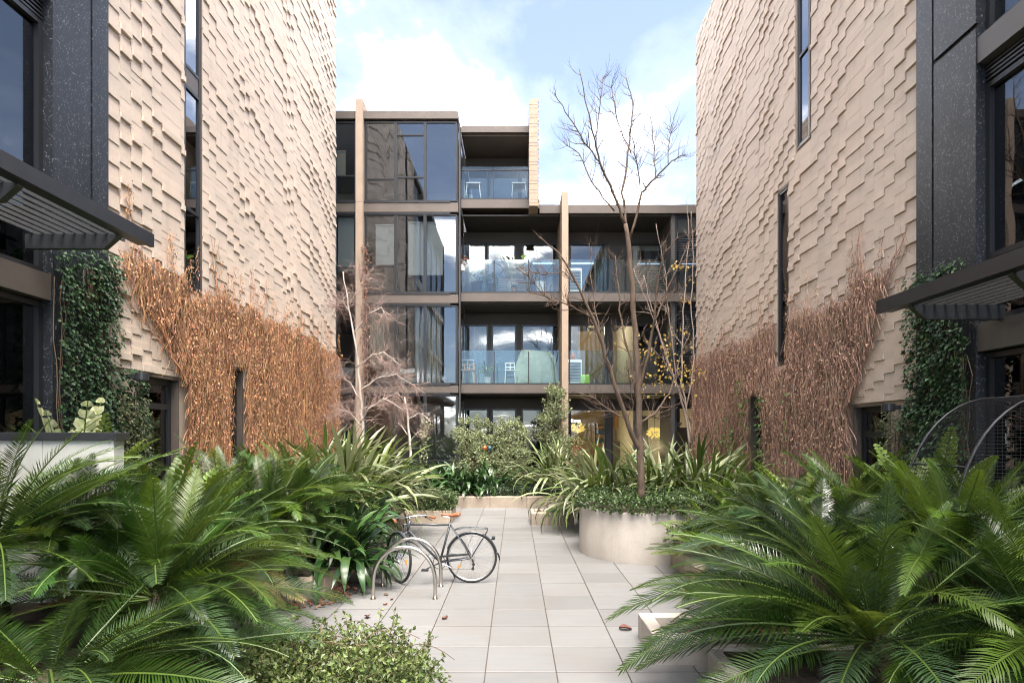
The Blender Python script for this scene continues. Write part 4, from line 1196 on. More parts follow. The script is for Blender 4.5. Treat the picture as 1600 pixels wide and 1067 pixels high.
rosette('clivia', 'dark clivia above the front wheel, below the long strap leaves', 'clivia', -2.55, 9.5, .34, 60, 1.0, 213, ['clivia'], 82, 15, .12, bias=-30, group=CG)
rosette('clivia', 'dark clivia behind the first cycad fronds left of the hoops', 'clivia', -2.72, 7.95, .34, 46, .8, 214, ['clivia'], 80, 5, .10, bias=-30, group=CG)
for k_, (px_, Y_, L_, lb_) in enumerate(((672, 17.0, 1.05, 'leftmost clivia of the row on the far planter, over the hedge'), (700, 17.6, 1.1, 'clivia of the far planter with yellowing tips, second from the hedge'),
        (722, 16.9, 1.0, 'clivia of the far planter in the middle of the dark row'), (748, 17.2, 1.0, 'clivia of the far planter under the left grey green shrub'), (768, 17.0, .95, 'rightmost clivia of the dark row on the far planter'))):
    rosette('clivia', lb_, 'clivia', wx(px_, Y_), Y_, .36, 52, L_, 220+k_, ['clivia'], 84, 12, .12, group=CG)

# ------------------------------------------------------------------ shrubs, hedges, groundcover
def nandina(label, lobes, base, seed, dens=30, clumps=46, cs=.17):
    return bush('nandina', label, 'shrub', base, lobes, dens, .085, .038, 'nandina', seed, 14, clumps=clumps, csize=cs, sprigs=50)
nandina('left rounded grey green shrub under the balconies', [(-1.30, 18.2, 2.0, .62, .5, .55), (-1.2, 18.1, 1.2, .72, .55, .5), (-.95, 18.3, .85, .5, .4, .3)], (-1.2, 18.2, .6), 301, clumps=60)
nandina('right rounded grey green shrub under the balconies', [(-.18, 18.2, 2.0, .55, .5, .5), (-.1, 18.1, 1.25, .62, .5, .45), (-.35, 18.0, .95, .5, .4, .3)], (-.2, 18.2, .6), 302, clumps=60)
nandina('tall narrow feathery shrub beside the right fin', [(1.28, 18.4, 3.0, .35, .35, .55), (1.12, 18.4, 2.25, .45, .35, .5), (1.35, 18.3, 1.6, .42, .35, .45)], (1.25, 18.4, .6), 303, clumps=48)
bush('leafy_shrub', 'low light green shrub with rounded leaves in the front bed', 'shrub', (-1.55, 4.45, .1),
     [(-1.2, 4.68, .22, .42, .36, .20), (-1.7, 4.6, .20, .5, .42, .18), (-.92, 4.4, .16, .34, .45, .18), (-1.25, 4.2, .22, .6, .4, .22), (-2.05, 4.55, .18, .4, .4, .18), (-1.9, 4.15, .20, .5, .4, .2)], 26, .046, .030, 'shrub', 304, 12, clumps=80, csize=.10, sprigs=90)
q = MB(); rg_ = random.Random(5)
for k_ in range(9):
    p = Vector((-1.3+rg_.gauss(0, .3), 4.5+rg_.gauss(0, .15), .35)); d = Vector((rg_.uniform(.1, .7), rg_.uniform(-.3, .3), .6)); pts = []
    for j in range(8): pts.append(p.copy()); p = p + d*.085; d.z -= .19; d.x += .04
    q.tube(pts, .003, 4)
t_ = thing('shrub_runner', 'thin arching leafless runners rising over the front shrub', 'twig', (-1.3, 4.5, .35)); q.build('runner', M['stem'], t_)

def hedge_box(name, label, b_fn, n, l, w, mt, seed, base):
    rg = random.Random(seed); t = thing(name, label, 'hedge', base); b = MB(); st = MB()
    for _ in range(n):
        p, nr_ = b_fn(rg)
        leaf_quad(b, p+rvec(rg)*.025, nr_+rvec(rg)*1.0, nr_+rvec(rg)*.6, l*rg.uniform(.7, 1.2), w*rg.uniform(.7, 1.2))
        if _ % 30 == 0:
            c = p - nr_*.12; st.tube([c, p-nr_*.01], [.004, .002], 3)
    st.build('twig', M['stem'], t, kind='stuff'); b.build('foliage', M[mt], t, kind='stuff')
    return t
def box_surf(x0, x1, y0, y1, z0, z1):
    def f(rg):
        a = rg.random(); x, y, z = rg.uniform(x0, x1), rg.uniform(y0, y1), rg.uniform(z0, z1)
        k = rg.uniform(.0, .07)
        if a < .45: return Vector((x, y, z1-k)), Vector((0, 0, 1))
        if a < .8: return Vector((x, y0+k, z)), Vector((0, -1, 0))
        if a < .9: return Vector((x1-k, y, z)), Vector((1, 0, 0))
        return Vector((x0+k, y, z)), Vector((-1, 0, 0))
    return f
q = hedge_box('clipped_hedge', 'clipped box hedge on the limestone planter behind the bicycle', box_surf(-2.85, -1.42, 13.42, 14.5, .30, .62), 3600, .06, .035, 'hedge', 311, (-2.1, 13.9, .29))
b_ = MB(); b_.box(-2.75, -1.5, 13.52, 14.4, .28, .54); b_.build('core', M['soil'], q)
def ring_surf(rg):
    a = rg.uniform(0, 2*math.pi); ph = rg.uniform(-.4, 1.9)
    r_ = RPR-.09 + .14*math.cos(ph)*rg.uniform(.7, 1); z = RPH+.03+.19*max(0, math.sin(ph))*rg.uniform(.7, 1)
    nr_ = Vector((math.cos(a)*math.cos(ph), math.sin(a)*math.cos(ph), math.sin(ph)))
    if rg.random() < .45: r_ = math.sqrt(rg.random())*(RPR-.12); z = RPH+.06+rg.uniform(0, .09); nr_ = Vector((0, 0, 1))
    return Vector((RPX+r_*math.cos(a), RPY+r_*math.sin(a), z)), nr_
hedge_box('groundcover', 'thick low ivy ring round the rim of the round planter', ring_surf, 7000, .055, .042, 'hedge', 312, (RPX, RPY, RPH))
q = hedge_box('clipped_hedge', 'low clipped strip along the top of the far limestone wall', box_surf(-.9, 1.33, 16.5, 16.95, .30, .52), 3600, .055, .034, 'cover', 313, (.2, 16.7, .3))
b_ = MB(); b_.box(-.85, 1.28, 16.57, 16.92, .28, .45); b_.build('core', M['soil'], q)
# groundcover sheet on the far bed
rg_ = random.Random(77); b_ = MB()
for _ in range(15000):
    x = rg_.uniform(-5.2, 5.2); y = rg_.uniform(16.9, 19.3)
    z = .34 + max(0, min(1, (y-16.8)/2))*.38 + .14*(1+mnoise.noise(Vector((x*1.7, y*1.7, 0)))) + rg_.uniform(0, .08)
    leaf_quad(b_, Vector((x, y, z)), rvec(rg_)+Vector((0, -.4, 0)), Vector((0, -.3, 1))+rvec(rg_)*.7, rg_.uniform(.06, .1), rg_.uniform(.04, .06))
tag(b_.build('groundcover', M['cover']), 'grey green groundcover spreading under the shrubs of the far bed', 'groundcover', kind='stuff')
# trailing plant over the stone block
rg_ = random.Random(78); b_ = MB()
for _ in range(700):
    x = rg_.uniform(.72, 1.3); y = 13.2+rg_.uniform(-.16, .35); z = .30+rg_.uniform(0, .06)
    if y < 13.1: z = .28-rg_.uniform(0, .16)*(1 if x > .85 else .4)
    leaf_quad(b_, Vector((x, y, z)), Vector((rg_.uniform(-.5, .5), -.6, rg_.uniform(-.6, .3))), Vector((0, -.3, 1)), rg_.uniform(.06, .14), .012)
t_ = thing('trailing_grass', 'tuft of trailing grass hanging over the low stone block', 'grass tuft', (1.0, 13.3, .27)); b_.build('foliage', M['cover'], t_, kind='stuff')
# low filler plants along the far left and right beds
bush('leafy_shrub', 'dark leafy filler under the strap leaves at the right of the round planter', 'shrub', (3.55, 10.6, .26), [(3.5, 10.7, .55, .5, .6, .3), (4.3, 10.4, .6, .5, .7, .35), (4.5, 9.0, .6, .4, .6, .35)], 18, .08, .045, 'hedge', 321, 8, clumps=40, csize=.13)
bush('leafy_shrub', 'small dark shrub at the right foot of the round planter', 'shrub', (2.55, 8.75, .2), [(2.55, 8.8, .45, .26, .2, .26), (2.9, 8.9, .5, .25, .25, .25)], 18, .05, .035, 'hedge', 322, 6, clumps=26, csize=.08)
bush('leafy_shrub', 'dark leafy filler below the left strap leaves', 'shrub', (-3.6, 9.7, .33), [(-3.5, 9.6, .5, .6, .6, .25), (-3.3, 11.3, .5, .6, .6, .25), (-4.6, 8.9, .6, .4, .7, .35)], 18, .08, .045, 'hedge', 323, 8, clumps=36, csize=.13)
# pale variegated spike left of the ivy column
cycad('pale variegated leafy spike rising over the white terrace wall', -4.82, 6.4, .33, 1.0, 7, 1.3, 131, name='zamia', cat='zamia', meshes=[frond_mesh('frond', 1.0, .2, 9, .16, .03, [mat('cream_leaf', (.50, .48, .30), .5, (.30, .36, .14), 20), M['rachis']], 77, vang=.6, droop=.1, broad=True, sweep=.9)], e_hi=88, e_lo=72)
# ------------------------------------------------------------------ trees
def grow(b, rg, p0, d0, L, r0, depth, up=.3, wig=.25, n=5, leaves=None, lp=None):
    p = p0.copy(); d = d0.normalized(); pts = [p.copy()]; k = max(3, n)
    for j in range(k):
        d = (d + rvec(rg)*wig + Vector((0, 0, up*.15))).normalized(); p = p + d*(L/k); pts.append(p.copy())
    b.tube(pts, [r0*(1-.75*j/k) for j in range(k+1)], 4 if r0 > .004 else 3, cap=False)
    if leaves is not None:
        for q in pts[1:]:
            if rg.random() < lp: leaves.append(q)
    if depth > 0:
        for j in range(1, k+1):
            if rg.random() < .85:
                a = rvec(rg); a = (a - d*a.dot(d)).normalized()
                grow(b, rg, pts[j], d*.75+a*.8+Vector((0, 0, up*.4)), L*rg.uniform(.35, .6), r0*.5, depth-1, up, wig, n, leaves, lp)

def tree(name, label, cat, limbs, bark, twig, seed, twig_len=.5, twig_n=14, depth=1, up=.5, wig=.22, tw_r=.006, start=.25, leaves=None, lp=0, sides=8, flat=1.0):
    """limbs: list of (points, r0, r1); the first is the trunk"""
    rg = random.Random(seed); base = limbs[0][0][0]
    t = thing(name, label, cat, tuple(base)); lv = []
    tw = MB()
    for li, (pts, r0, r1) in enumerate(limbs):
        r0, r1 = r0*.78, max(r1, .0065)
        # subdivide and wiggle a little so the limb is not a straight pole
        P = []; N = len(pts)
        for k in range(N-1):
            a, c = Vector(pts[k]), Vector(pts[k+1])
            for j in range(4):
                f = j/4; q = a.lerp(c, f)
                if not (k == 0 and j == 0): q += rvec(rg)*.012*(1+.5*(a-c).length)
                P.append(q)
        P.append(Vector(pts[-1])); n = len(P)
        rad = [r0+(r1-r0)*(k/(n-1)) for k in range(n)]
        if li == 0: rad[0] *= 1.25
        b = MB(); b.tube(P, rad, sides if r0 > .02 else 5)
        b.build('trunk' if li == 0 else 'branch', M[bark], t, smooth=True)
        m = int(twig_n*(1 if li else .5))
        for _ in range(m):
            f = rg.uniform(start, 1); k = min(int(f*(n-1)), n-2)
            p = P[k].lerp(P[k+1], rg.random()); d = (P[k+1]-P[k]).normalized()
            a = rvec(rg); a.y *= flat; a = (a - d*a.dot(d)).normalized()
            grow(tw, rg, p, d*.7+a*.9, twig_len*rg.uniform(.5, 1.2)*(1.1-.4*f), max(tw_r*.6, min(tw_r, rad[k]*.6)), depth, up, wig, 5, lv if leaves else None, lp)
    tw.build('twigs', M[twig], t, kind='stuff')
    if leaves:
        b = MB()
        for p in lv:
            for _ in range(rg.choice((1, 2, 3))):
                leaf_quad(b, p+rvec(rg)*.03, Vector((rg.uniform(-1, 1), rg.uniform(-1, 1), -.8)), rvec(rg), rg.uniform(.06, .11), rg.uniform(.045, .075))
        b.build('leaves', M[leaves], t, kind='stuff')
    return t
def PX(lst, Y, dy=0): return [W(px, py, Y + dy*k/(max(1, len(lst)-1))) for k, (px, py) in enumerate(lst)]
YT = RPY
TR = [(PX([(1002, 779), (1001, 735), (999, 690), (997, 630), (995, 560), (990, 480), (983, 400), (977, 350)], YT), .085, .038),
      (PX([(977, 352), (958, 300), (938, 255), (926, 205), (905, 108)], YT, -.5), .034, .006),
      (PX([(980, 365), (972, 300), (984, 220), (990, 170), (979, 122)], YT, .5), .03, .006),
      (PX([(984, 372), (1004, 300), (1018, 285), (1044, 256), (1068, 242)], YT, -.3), .03, .006),
      (PX([(960, 330), (928, 290), (905, 240), (880, 222)], YT, .4), .018, .005),
      (PX([(938, 255), (912, 222), (890, 185), (866, 145)], YT, -.4), .016, .005),
      (PX([(930, 215), (938, 165), (942, 120)], YT, .3), .013, .005),
      (PX([(986, 240), (965, 190), (958, 150), (955, 132)], YT, .3), .014, .005),
      (PX([(1024, 278), (1022, 230), (1016, 182)], YT, .2), .012, .005),
      (PX([(1044, 256), (1046, 220), (1050, 196)], YT, .2), .011, .005),
      (PX([(1000, 290), (992, 240), (988, 215)], YT, -.4), .014, .005),
      (PX([(1001, 705), (983, 668), (962, 610), (942, 540), (925, 495), (900, 440), (872, 395), (843, 370)], YT, -.9), .06, .008),
      (PX([(925, 497), (895, 478), (860, 468), (822, 452)], YT-.4, -.4), .022, .005),
      (PX([(900, 442), (880, 425), (850, 430), (815, 420)], YT-.5, .3), .015, .005),
      (PX([(860, 468), (835, 445), (815, 415)], YT-.7, -.3), .010, .004),
      (PX([(938, 530), (930, 480), (922, 430), (925, 385)], YT-.2, .5), .016, .005),
      (PX([(1000, 690), (1000, 640), (985, 560), (970, 500), (965, 440), (962, 400)], YT, .7), .042, .006),
      (PX([(998, 610), (1012, 560), (1022, 500), (1028, 440), (1036, 400), (1060, 370)], YT, -.5), .04, .006),
      (PX([(1022, 505), (1045, 450), (1068, 400), (1082, 360)], YT-.3, .2), .02, .005),
      (PX([(1000, 660), (1025, 645), (1045, 615), (1062, 560), (1078, 520)], YT, .5), .028, .005),
      (PX([(978, 655), (950, 640), (925, 620), (895, 612)], YT, .4), .018, .005),
      (PX([(990, 640), (985, 600), (982, 580)], YT, -.2), .014, .005)]
tree('bare_tree', 'bare grey brown tree growing out of the round planter', 'tree', TR, 'bark', 'twig', 501, .40, 18, 1, .7, .2, .008, .12)
YR = 14.2
TR = [(PX([(1078, 700), (1070, 640), (1050, 580), (1030, 520), (1015, 470), (1005, 430)], YR), .035, .008),
      (PX([(1082, 690), (1065, 600), (1066, 520), (1070, 450), (1076, 380), (1074, 310)], YR, .6), .03, .007),
      (PX([(1080, 660), (1058, 600), (1035, 560), (1015, 540)], YR, -.4), .018, .006),
      (PX([(1072, 640), (1086, 560), (1080, 470), (1083, 400), (1080, 330)], YR+.3, .4), .024, .006),
      (PX([(1058, 600), (1045, 500), (1040, 430), (1025, 350)], YR, -.2), .02, .005),
      (PX([(1040, 545), (1010, 470), (990, 420)], YR, .4), .016, .005)]
tree('bare_tree', 'pale stemmed young tree with a few yellow leaves against the right brick wall', 'tree', TR, 'pale_twig', 'pale_twig', 502, .6, 12, 1, .6, .2, .006, .25)
# the yellow leaves cluster round its middle
rg_ = random.Random(66); t_ = [o for o in scene.objects if o.name.startswith('bare_tree')][-1]; b_ = MB()
for (px_, py_, sp_, n_) in ((1005, 520, 14, 26), (1022, 548, 18, 50), (1050, 545, 16, 46), (1042, 590, 16, 40), (1060, 600, 14, 34), (1020, 600, 14, 26), (1058, 520, 10, 26), (1035, 575, 20, 40), (1078, 580, 10, 24), (1062, 415, 5, 22), (1080, 440, 6, 6), (1075, 470, 6, 8), (998, 545, 8, 14)):
    for _ in range(n_):
        if rg_.random() < .3: continue
        p = W(px_+rg_.gauss(0, sp_*1.25), py_+rg_.gauss(0, sp_*.65), YR+rg_.gauss(0, .2))
        leaf_quad(b_, p, Vector((rg_.uniform(-1, 1), rg_.uniform(-1, 1), -.7)), rvec(rg_), rg_.uniform(.06, .10), rg_.uniform(.05, .08))
b_.build('leaves', M['yellow_leaf'], t_, kind='stuff')
YBI = 15.0
TR = [(PX([(568, 705), (566, 660), (562, 600), (556, 540), (545, 480), (536, 425)], YBI), .056, .012),
      (PX([(563, 660), (575, 640), (600, 622), (630, 640)], YBI, -.4), .026, .006),
      (PX([(563, 610), (590, 590), (620, 585), (650, 605)], YBI, .5), .024, .006),
      (PX([(556, 575), (580, 555), (600, 550), (625, 570)], YBI, -.5), .02, .005),
      (PX([(566, 668), (548, 645), (530, 640)], YBI, -.2), .02, .006),
      (PX([(560, 620), (545, 595), (528, 585)], YBI, .4), .018, .006),
      (PX([(552, 520), (575, 490), (595, 480), (608, 500)], YBI, .3), .018, .005),
      (PX([(548, 490), (535, 470), (526, 480)], YBI, .3), .014, .005),
      (PX([(545, 480), (560, 445), (572, 430)], YBI, -.3), .014, .005),
      (PX([(564, 640), (590, 630), (620, 612), (650, 650)], YBI+.4, .4), .02, .005)]
tree('birch_tree', 'white barked birch with fine bare twigs before the left fin', 'tree', TR, 'birch', 'pink_twig', 503, .66, 44, 2, -.25, .3, .0055, .1)
YB2 = 16.9
TR = [(PX([(642, 722), (640, 690), (637, 655), (632, 620)], YB2), .055, .02), (PX([(640, 685), (630, 668), (622, 660)], YB2, .3), .02, .006), (PX([(640, 690), (650, 678), (658, 672)], YB2, -.2), .018, .006),
      (PX([(637, 655), (655, 645), (672, 655)], YB2, .2), .014, .004)]
tree('birch_tree', 'thin white birch stem standing before the ground floor glass', 'tree', TR, 'birch', 'pink_twig', 504, .5, 18, 2, -.2, .3, .004, .45)
# a climbing stem with small leaves on the bay's ground floor
vb = MB(); vs = MB(); rg_ = random.Random(8); pts = []
for k_ in range(12):
    p = W(663+rg_.gauss(0, 2), 655+6*k_, 19.3); pts.append(p)
    for _ in range(12): leaf_quad(vb, p+rvec(rg_)*.12, rvec(rg_), Vector((0, -1, .4))+rvec(rg_)*.5, .09, .06)
vs.tube(pts, .008, 4); t_ = thing('leafy_climber', 'thin leafy climber on the ground floor glass behind the thin birch', 'climber', tuple(pts[-1])); vs.build('stem', M['stem'], t_); vb.build('foliage', M['nandina'], t_, kind='stuff')
vb = MB(); vs = MB(); pts = []
for k_ in range(26):
    p = W(571+rg_.gauss(0, 2), 385+9*k_, 19.25); pts.append(p)
    for _ in range(16): leaf_quad(vb, p+Vector((rg_.gauss(0, .06), rg_.uniform(-.06, .02), rg_.gauss(0, .1))), rvec(rg_), Vector((0, -1, .4))+rvec(rg_)*.5, .07, .045)
vs.tube(pts, .01, 4); t_ = thing('dead_creeper', 'narrow dark creeper climbing the left fin of the far block', 'creeper', tuple(pts[-1])); vs.build('stem', M['stem'], t_); vb.build('dead_leaves', M['litter'], t_, kind='stuff')

# ------------------------------------------------------------------ bike hoops and bicycle
def hoop(label, x0, x1, y, h):
    t = thing('bike_hoop', label, 'bike rack', ((x0+x1)/2, y, 0), 'steel bike hoops')
    r_ = (x1-x0)/2; c = (x0+x1)/2; pts = [(x0, y, -.02), (x0, y, h*.25)]
    for k in range(0, 25):
        a = math.pi - math.pi*k/24
        pts.append((c+r_*math.cos(a), y, h*.28+(h*.72-.024)*math.sin(a)**.85 if 0 < k < 24 else h*.28))
    pts += [(x1, y, h*.25), (x1, y, -.02)]
    q = MB(); q.tube(pts, .024, 12); q.build('hoop_tube', M['steel'], t, smooth=True)
    for x in (x0, x1):
        q = MB(); q.lathe((x, y, 0), [(.036, .0), (.036, .004), (.025, .006)], 20); q.build('base_plate', M['steel'], t)
hoop('near stainless steel bike hoop standing in front of the bicycle', -1.737, -.978, 7.2, .66)
hoop('far stainless steel bike hoop touching the bicycle frame', -1.755, -.985, 7.80, .655)

BX, BY = wx(736.9, 8.0), 8.0
bk = thing('bicycle', 'dark grey city bicycle with a tan saddle and rear rack at the steel hoops', 'bicycle', (BX, BY, 0))
def B(x, z, y=0): return Vector((BX+x, BY+y, z))
def wheel(c, ang, label=None):
    """ang: rotation of the wheel plane about the vertical through its hub"""
    ca, sa = math.cos(ang), math.sin(ang)
    def Wp(r_, th, off=0): return Vector((c.x + r_*math.cos(th)*ca - off*sa, c.y + r_*math.cos(th)*sa + off*ca, c.z + r_*math.sin(th)))
    w = MB(); n = 48
    w.tube([Wp(.315, 2*math.pi*k/n) for k in range(n)], .009, 6, closed=True)
    w.tube([Wp(.304, 2*math.pi*k/n) for k in range(n)], .007, 6, closed=True)
    o = w.build('wheel', M['alloy'], bk, smooth=True)
    q = MB(); q.tube([Wp(.329, 2*math.pi*k/n) for k in range(n)], .0175, 8, closed=True); q.build('tyre', M['rubber'], o, smooth=True)
    q = MB(); q.tube([Wp(0, 0, -.05), Wp(0, 0, .05)], .018, 10); q.tube([Wp(0, 0, -.034), Wp(0, 0, -.028)], .03, 12); q.tube([Wp(0, 0, .028), Wp(0, 0, .034)], .03, 12); q.build('hub', M['chrome'], o)
    q = MB()
    for k in range(32):
        th = 2*math.pi*k/32; sd = -.03 if k % 2 else .03; a2 = th + (.9 if (k//2) % 2 else -.9)
        q.tube([Wp(.028, a2, sd), Wp(.303, th, 0)], .0013, 3, cap=False)
    q.build('spokes', M['chrome'], o)
    return o, Wp
RW, RWp = wheel(B(0, .345), 0)
FC = Vector((BX-.985, BY+.0, .345)); FA = R(-52)
FW, FWp = wheel(FC, FA)
for (o, Wp, th) in ((RW, RWp, R(216)), (FW, FWp, R(2))):
    q = MB(); p0 = Wp(.165, th); p1 = Wp(.255, th)
    d = (p1-p0).normalized(); s_ = d.cross(Vector((0, 1, 0))).normalized() if o is RW else Vector((0, 0, 1)).cross(d).normalized() if abs(d.z) < .9 else Vector((1, 0, 0))
    if o is FW: p0 = FWp(.2, R(-10)); p0.z -= .05; p1 = p0+Vector((0, 0, .1)); s_ = Vector((1, 0, 0)); d = Vector((0, 0, 1))
    yv = Vector((0, .008, 0)); mid = (p0+p1)/2
    q.quad(p0-yv, mid+s_*.016-yv, p1-yv, mid-s_*.016-yv); q.quad(p0+yv, mid-s_*.016+yv, p1+yv, mid+s_*.016+yv)
    for a, c in ((p0, mid+s_*.016), (mid+s_*.016, p1), (p1, mid-s_*.016), (mid-s_*.016, p0)): q.quad(a-yv, c-yv, c+yv, a+yv)
    q.build('reflector', M['amber'], o)
seat_top = B(-.292, .80); bb = B(-.43, .285); ht = B(-.838, .84); hb = B(-.868, .70)
q = MB()
q.tube([B(-.288, .815), bb], .0155, 10); q.tube([B(-.30, .785), B(-.835, .790)], .0135, 10); q.tube([B(-.865, .715), bb], .0165, 10); q.tube([ht, hb], .018, 10)
for sy in (-.05, .05):
    q.tube([B(-.292, .79, sy*.3), B(-.10, .52, sy), B(-.003, .345, sy*1.25)], .0085, 8); q.tube([B(-.42, .285, sy*.7), B(-.15, .32, sy), B(0, .345, sy*1.25)], .0095, 8)
q.tube([B(-.43, .285, -.04), B(-.43, .285, .04)], .022, 12)
q.build('frame', M['bike_paint'], bk, smooth=True)
# fork, turned with the wheel
q = MB(); cf, sf = math.cos(FA), math.sin(FA)
crown = B(-.874, .675)
for sg in (-1, 1):
    off = Vector((-sf*.055*sg, cf*.055*sg, 0))
    q.tube([crown+off*.6, crown+off+Vector((-.01, 0, -.04)), FC.lerp(crown, .35)+off+Vector((.012, 0, 0)), FC+off], [.012, .012, .010, .008], 8)
q.tube([crown+Vector((-sf*-.04, cf*-.04, 0)), crown+Vector((-sf*.04, cf*.04, 0))], .013, 8); q.tube([hb, crown], .016, 8)
q.build('fork', M['bike_paint'], bk, smooth=True)
q = MB()
q.tube([ht, B(-.832, .875), B(-.865, .885)], .012, 8)
c0 = B(-.868, .885); e = Vector((math.sin(-FA), 0, 0)); hd = Vector((-sf, cf, 0)); fw_ = Vector((-cf, -sf, 0))
def hbp(u, f, z): return c0 + hd*u + fw_*f + Vector((0, 0, z))
q.tube([hbp(-.29, -.19, -.005), hbp(-.25, -.10, .01), hbp(-.16, .0, .015), hbp(0, .02, 0), hbp(.16, .0, .015), hbp(.25, -.10, .01), hbp(.29, -.19, -.005)], .011, 8)
hbar = q.build('handlebar', M['chrome'], bk, smooth=True)
for sg in (-1, 1):
    q = MB(); q.tube([hbp(.262*sg, -.125, .006), hbp(.293*sg, -.225, -.008)], .0165, 10); q.build('grip', M['saddle'], hbar)
    q = MB(); q.tube([hbp(.24*sg, -.07, -.005), hbp(.262*sg, -.14, -.035), hbp(.27*sg, -.19, -.04)], .005, 6); q.tube([hbp(.235*sg, -.06, -.01), hbp(.245*sg, -.08, .01)], .016, 8); q.build('brake_lever', M['black_plastic'], hbar)
q = MB(); q.lathe(c0+fw_*.07+Vector((0, 0, -.12)), [(.01, -.03), (.035, -.02), (.035, .02), (.01, .03)], 14); q.build('front_lamp', M['chrome'], bk)
for sg in (-1,):
    q = MB()
    q.tube([hbp(.2*sg, -.0, 0), hbp(.1*sg, .10, -.05), hb+Vector((-.05, -.02, .02)), FC.lerp(crown, .7)+Vector((.0, -.03, 0))], .0028, 5); q.tube([hbp(.2, 0, 0), B(-.8, .80, -.03), B(-.5, .77, -.02), B(-.3, .76, -.02)], .0028, 5); q.build('cable', M['black_plastic'], bk)
# mudguards
def guard(Wp, a0, a1, rr=.357):
    q = MB(); n = 22
    for k in range(n):
        t0, t1 = a0+(a1-a0)*k/n, a0+(a1-a0)*(k+1)/n
        for (o0, r0), (o1, r1) in (((-.024, rr-.012), (-.012, rr)), ((-.012, rr), (.012, rr)), ((.012, rr), (.024, rr-.012))):
            q.quad(Wp(r0, t0, o0), Wp(r1, t0, o1), Wp(r1, t1, o1), Wp(r0, t1, o0))
    return q
g_ = guard(RWp, R(160), R(12)); gd = g_.build('mudguard', M['bike_paint'], bk)
q = MB(); q.tube([RWp(.357, R(10)), RWp(.372, R(2)), RWp(.385, R(-6))], [.012, .013, .008], 6); q.build('mudflap', M['black_plastic'], gd)
p_ = RWp(.40, R(42)); q = MB(); q.tube([RWp(.357, R(42)), p_], .008, 6); q.lathe(p_+Vector((0, 0, -.02)), [(.012, -.012), (.024, 0), (.024, .03), (.012, .042)], 12); q.build('tail_lamp', M['black_plastic'], gd)
g_ = guard(FWp, R(185), R(35)); g_.build('mudguard', M['bike_paint'], bk)
# saddle
q = MB(); i = 0; prof = []
for k in range(13):
    s = k/12; x = -.415 + .265*s
    w = .018 + .062*max(0, (s-.32)/.68)**1.2 if s > .32 else .018+.004*math.sin(s*8)
    z = .925 + .012*math.cos(s*math.pi*2)*.5 + .014*s + (-.012 if k == 0 else 0) - (.008 if k == 12 else 0)
    h_ = .022+.020*s
    if k in (0, 12): w *= .6; h_ *= .5
    prof.append([B(x, z, -w), B(x, z-h_, -w*.9), B(x, z-h_*.9, 0), B(x, z-h_, w*.9), B(x, z, w), B(x, z+.010, w*.5), B(x, z+.012, 0), B(x, z+.010, -w*.5)])
for a in prof: q.v += [tuple(v) for v in a]
for k in range(12):
    for j in range(8): q.f.append((k*8+j, k*8+(j+1) % 8, (k+1)*8+(j+1) % 8, (k+1)*8+j)); q.m.append(0)
q.f += [tuple(range(8))[::-1], tuple(96+j for j in range(8))]; q.m += [0, 0]
sd_ = q.build('saddle', M['saddle'], bk, smooth=True)
q = MB(); q.tube([B(-.289, .80), B(-.272, .885)], .0125, 10); q.tube([B(-.38, .905, -.02), B(-.28, .89, -.02), B(-.2, .91, -.035)], .004, 6); q.tube([B(-.38, .905, .02), B(-.28, .89, .02), B(-.2, .91, .035)], .004, 6)
for sy in (-.03, .03): q.tube([B(-.195, .90+.012*math.sin(a*1.0), sy) + Vector((.012*math.cos(a), 0, .018*math.sin(a))) for a in [k*.5 for k in range(13)]], .003, 5)
q.build('seat_post', M['chrome'], bk)
# rack
q = MB()
for sy in (-.055, .055):
    q.tube([B(-.235, .715, sy*.4), B(-.19, .735, sy), B(-.10, .748, sy), B(.17, .740, sy), B(.215, .73, sy), B(.213, .70, sy), B(.005, .36, sy*1.1)], .0065, 6)
for x in (-.12, -.02, .08, .19): q.tube([B(x, .748-.03*max(0, x-.0)*.3, -.055), B(x, .748-.03*max(0, x)*.3, .055)], .005, 6)
q.build('rear_rack', M['bike_paint'], bk, smooth=True)
# crank, pedals, chain guard, derailleur, stand
q = MB(); q.tube([B(-.43, .285, -.07), B(-.27, .225, -.075)][::-1], .011, 8); q.tube([B(-.43, .285, .07), B(-.59, .345, .075)], .011, 8); q.tube([B(-.43, .285, -.07), B(-.43, .285, .07)], .012, 8)
cr = q.build('crank', M['chrome'], bk)
for (x, z, sy) in ((-.615, .225, -.12), (-.27, .225, -.12)):
    pass
q = MB(); q.box(BX-.66, BX-.57, BY-.16, BY-.09, .19, .21); q.build('pedal', M['black_plastic'], bk)
q = MB(); q.tube([B(-.43, .285, -.072), B(-.60, .205, -.078)], .010, 8); q.build('crank', M['bike_paint'], bk)
q = MB(); q.box(BX-.305, BX-.22, BY+.09, BY+.16, .34, .36); q.build('pedal', M['black_plastic'], bk)
q = MB()
def strip(pts, w, y):
    for a, c in zip(pts[:-1], pts[1:]):
        a, c = Vector(a), Vector(c); d = (c-a); nn = Vector((-d.z, 0, d.x)).normalized()*w
        q.quad(a-nn, c-nn, c+nn, a+nn); yv = Vector((0, .02, 0)); q.quad(a+nn, c+nn, c+nn+yv, a+nn+yv); q.quad(a-nn+yv, c-nn+yv, c-nn, a-nn)
strip([B(-.47, .36, -.06), B(-.3, .375, -.06), B(-.04, .395, -.06)], .013, 0)
q.build('chain_guard', M['black_plastic'], bk)
